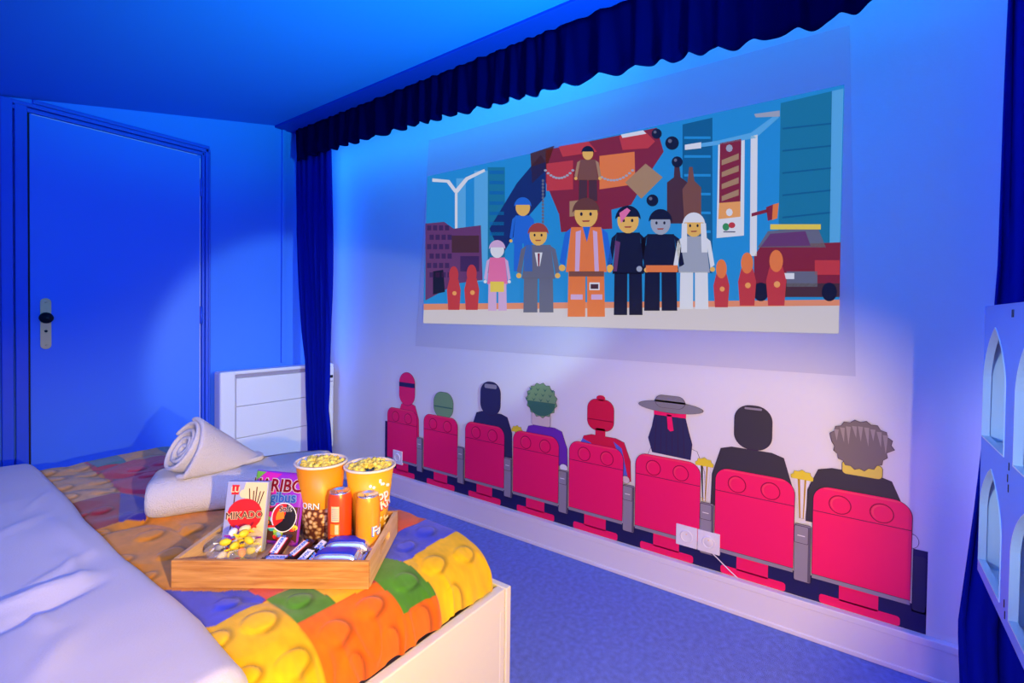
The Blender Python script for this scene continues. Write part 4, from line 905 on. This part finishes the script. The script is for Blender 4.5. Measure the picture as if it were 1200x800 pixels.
# chocolate bars and cookie packs
BRW = mat('dark_brown_wrapper', (.05, .012, .008), .3, .5); BLW = mat('black_wrapper', (.012, .008, .012), .3, .5)
def bar(u, v, z, rz, wrapper, label, cream_end, txt, band, tilt=0):
    t = thing('chocolate_bar', label, 'chocolate bar', T(u, v, z), TR+rz, 'small chocolate bars on the tray'); t.rotation_euler = (0, -tilt, TR+rz)
    l_, w2, h2 = .056, .024, .016
    o = box('wrapper', (-l_/2, -w2/2, 0), (l_/2, w2/2, h2), wrapper, t); bev(o, .004, 3)
    for s in (-1, 1):
        vs = []; n_ = 9
        for i in range(n_): vs += [(s*l_/2*.97, -w2/2+w2*i/(n_-1), h2/2), (s*(l_/2+.008), -w2/2*1.1+w2*1.1*i/(n_-1), h2/2+.0012*(-1)**i)]
        mesh('crimped_end', vs, [(2*i, 2*i+2, 2*i+3, 2*i+1) for i in range(n_-1)], PRINT['cream'] if (cream_end and s < 0) else wrapper, t)
    lb = box('label_print', (-l_*.30, -w2*.40, h2), (l_*.40, w2*.40, h2+.0006), PRINT['white'], t)
    box('label_edge', (-l_*.32, -w2*.48, h2-.0003), (l_*.42, w2*.48, h2+.0003), PRINT[band], t)
    text('lettering', txt, .011, PRINT['blue'] if txt else PRINT['black'], lb, Matrix.Translation((l_*.05, 0, h2+.0009)), .0002, bold=.0003)
bar(.176, .110, .027, 1.30, BRW, 'brown wrapped chocolate bar with white label, leftmost of the row', True, 'SNICKERS', 'red', .55)
bar(.222, .112, .018, .90, BRW, 'brown wrapped chocolate bar with red edged label, middle of the row', True, 'SNICKERS', 'red', .45)
bar(.266, .110, .020, .92, BLW, 'black wrapped chocolate bar with grey label, right of the brown bars', False, 'MARS', 'grey', .50)
bar(.190, .056, .022, -.02, BRW, 'dark chocolate bar lying crosswise along the tray front board', False, 'SNICKERS', 'magenta')
bar(.252, .066, .021, 1.2, BLW, 'black wrapped chocolate bar lying behind front board beside blue packs', False, 'TWIX', 'black', .3)
bar(.188, .054, .002, .02, BRW, 'brown chocolate bar underneath the crosswise one by the front board', False, '', 'brown')
FOIL = mat('silver_foil', (.80, .76, .76), .22, .6, metal=.75); BFO = mat('blue_foil', (.015, .035, .50), .42, .4)
def pack(u, v, rz, label, z=.001):
    t = thing('biscuit_pack', label, 'packet', T(u, v, z+.011), TR+rz, 'small blue biscuit packs on the tray')
    l_, w2, h2 = .100, .046, .026; vs = []; fs = []; nu, nv = 22, 12; mi = []
    for j in range(nv+1):
        for i in range(nu+1):
            x = -l_/2+l_*i/nu; y = -w2/2+w2*j/nv; e = max(0, 1-(2*abs(x)/l_)**4)**.5*max(0, 1-(2*abs(y)/w2)**4)**.5
            vs.append((x, y, .004+h2*.8*e+.0012*sin(i*2.1)*(abs(x) > l_*.34)))
    n_ = len(vs); vs += [(x, y, 0) for x, y, z in vs]
    for j in range(nv):
        for i in range(nu):
            a = j*(nu+1)+i; fs.append((a, a+1, a+nu+2, a+nu+1)); mi.append(0 if (1 <= i < nu-2 and 2 <= j < nv) else 1); fs.append((n_+a, n_+a+nu+1, n_+a+nu+2, n_+a+1)); mi.append(1)
    r_ = [i for i in range(nu+1)]+[j*(nu+1)+nu for j in range(1, nv+1)]+[nv*(nu+1)+i for i in range(nu-1, -1, -1)]+[j*(nu+1) for j in range(nv-1, 0, -1)]
    for a, b_ in zip(r_, r_[1:]+r_[:1]): fs.append((a, n_+a, n_+b_, b_)); mi.append(1)
    o = fixn(mesh('wrapper', vs, fs, [BFO, FOIL], t, True, mi))
    for s in (-1, 1):
        vv = []
        for i in range(9): vv += [(s*l_/2, -w2/2+w2*i/8, .002), (s*(l_/2+.010), -w2*.52+w2*1.04*i/8, .006+.0016*(-1)**i)]
        mesh('crimped_end', vv, [(2*i, 2*i+2, 2*i+3, 2*i+1) for i in range(8)], FOIL, t)
pack(.330, .105, .02, 'blue and silver foil biscuit pack under the farther of two upper packs'); pack(.330, .048, .02, 'blue and silver foil biscuit pack underneath, against the front board')
pack(.334, .106, .03, 'upper blue and silver foil biscuit pack, in front of the cans', .024); pack(.328, .050, .01, 'upper blue and silver foil biscuit pack, nearest the front board', .024)

# ------------------------------------------------------------------ unseen mask added behind the camera, cut to give the warm beam its edge
hd = thing('beam_mask', 'unseen dark mask plate added behind the camera to shape the warm beam', 'mask', KEY)
EDGEPX = [('r', 1040, 760), ('r', 990, 757), ('r', 1022, 727), ('r', 1038, 712), ('r', 1046, 690), ('r', 1048, 640), ('r', 1048, 453), ('r', 1043, 437), ('r', 1030, 420), ('r', 1003, 407), ('r', 967, 398), ('r', 930, 391), ('r', 800, 385), ('r', 640, 383), ('r', 500, 375), ('r', 430, 355), ('r', 395, 320),
          ('l', 335, 280), ('l', 290, 310), ('l', 240, 338), ('l', 170, 395), ('l', 60, 430), ('l', -120, 470)]
hn = V((cos(radians(40)), sin(radians(40)), 0)); hs = V((hn.y, -hn.x, 0)); HD = .10
ap = []
for wl_, x, y in EDGEPX:
    d = ray(x, y); t_ = (XW/d.x) if wl_ == 'r' else (YD/d.y); p = CAM+d*t_-KEY
    p = p*(HD/p.dot(hn)); ap.append((p.dot(hs), p.z))
ap[0] = (ap[1][0]-.004, ap[1][1]-.012); ap = [(ap[1][0]-.012, -.11)] + ap[1:] + [(ap[-1][0], -.11)]
bm = bmesh.new()
def hv(a, b): return hn*HD+hs*a+V((0, 0, b))
x0h, x1h = min(p[0] for p in ap)-.06, max(p[0] for p in ap)+.10
outer = [(x1h, -.11), (x1h, .16), (x0h, .16), (x0h, -.11)]
pts = [outer[3]] + [outer[2]] + [outer[1]] + [outer[0]] + ap
vv = [bm.verts.new(hv(*p)) for p in pts]; ed = [bm.edges.new((a, b)) for a, b in zip(vv, vv[1:]+vv[:1])]
bmesh.ops.triangle_fill(bm, use_beauty=True, edges=ed)
me = bpy.data.meshes.new('mask_plate'); bm.to_mesh(me); bm.free(); me.materials.append(BLACK)
o = bpy.data.objects.new('mask_plate', me); COL.objects.link(o); o.parent = hd; md = o.modifiers.new('thick', 'SOLIDIFY'); md.thickness = .002
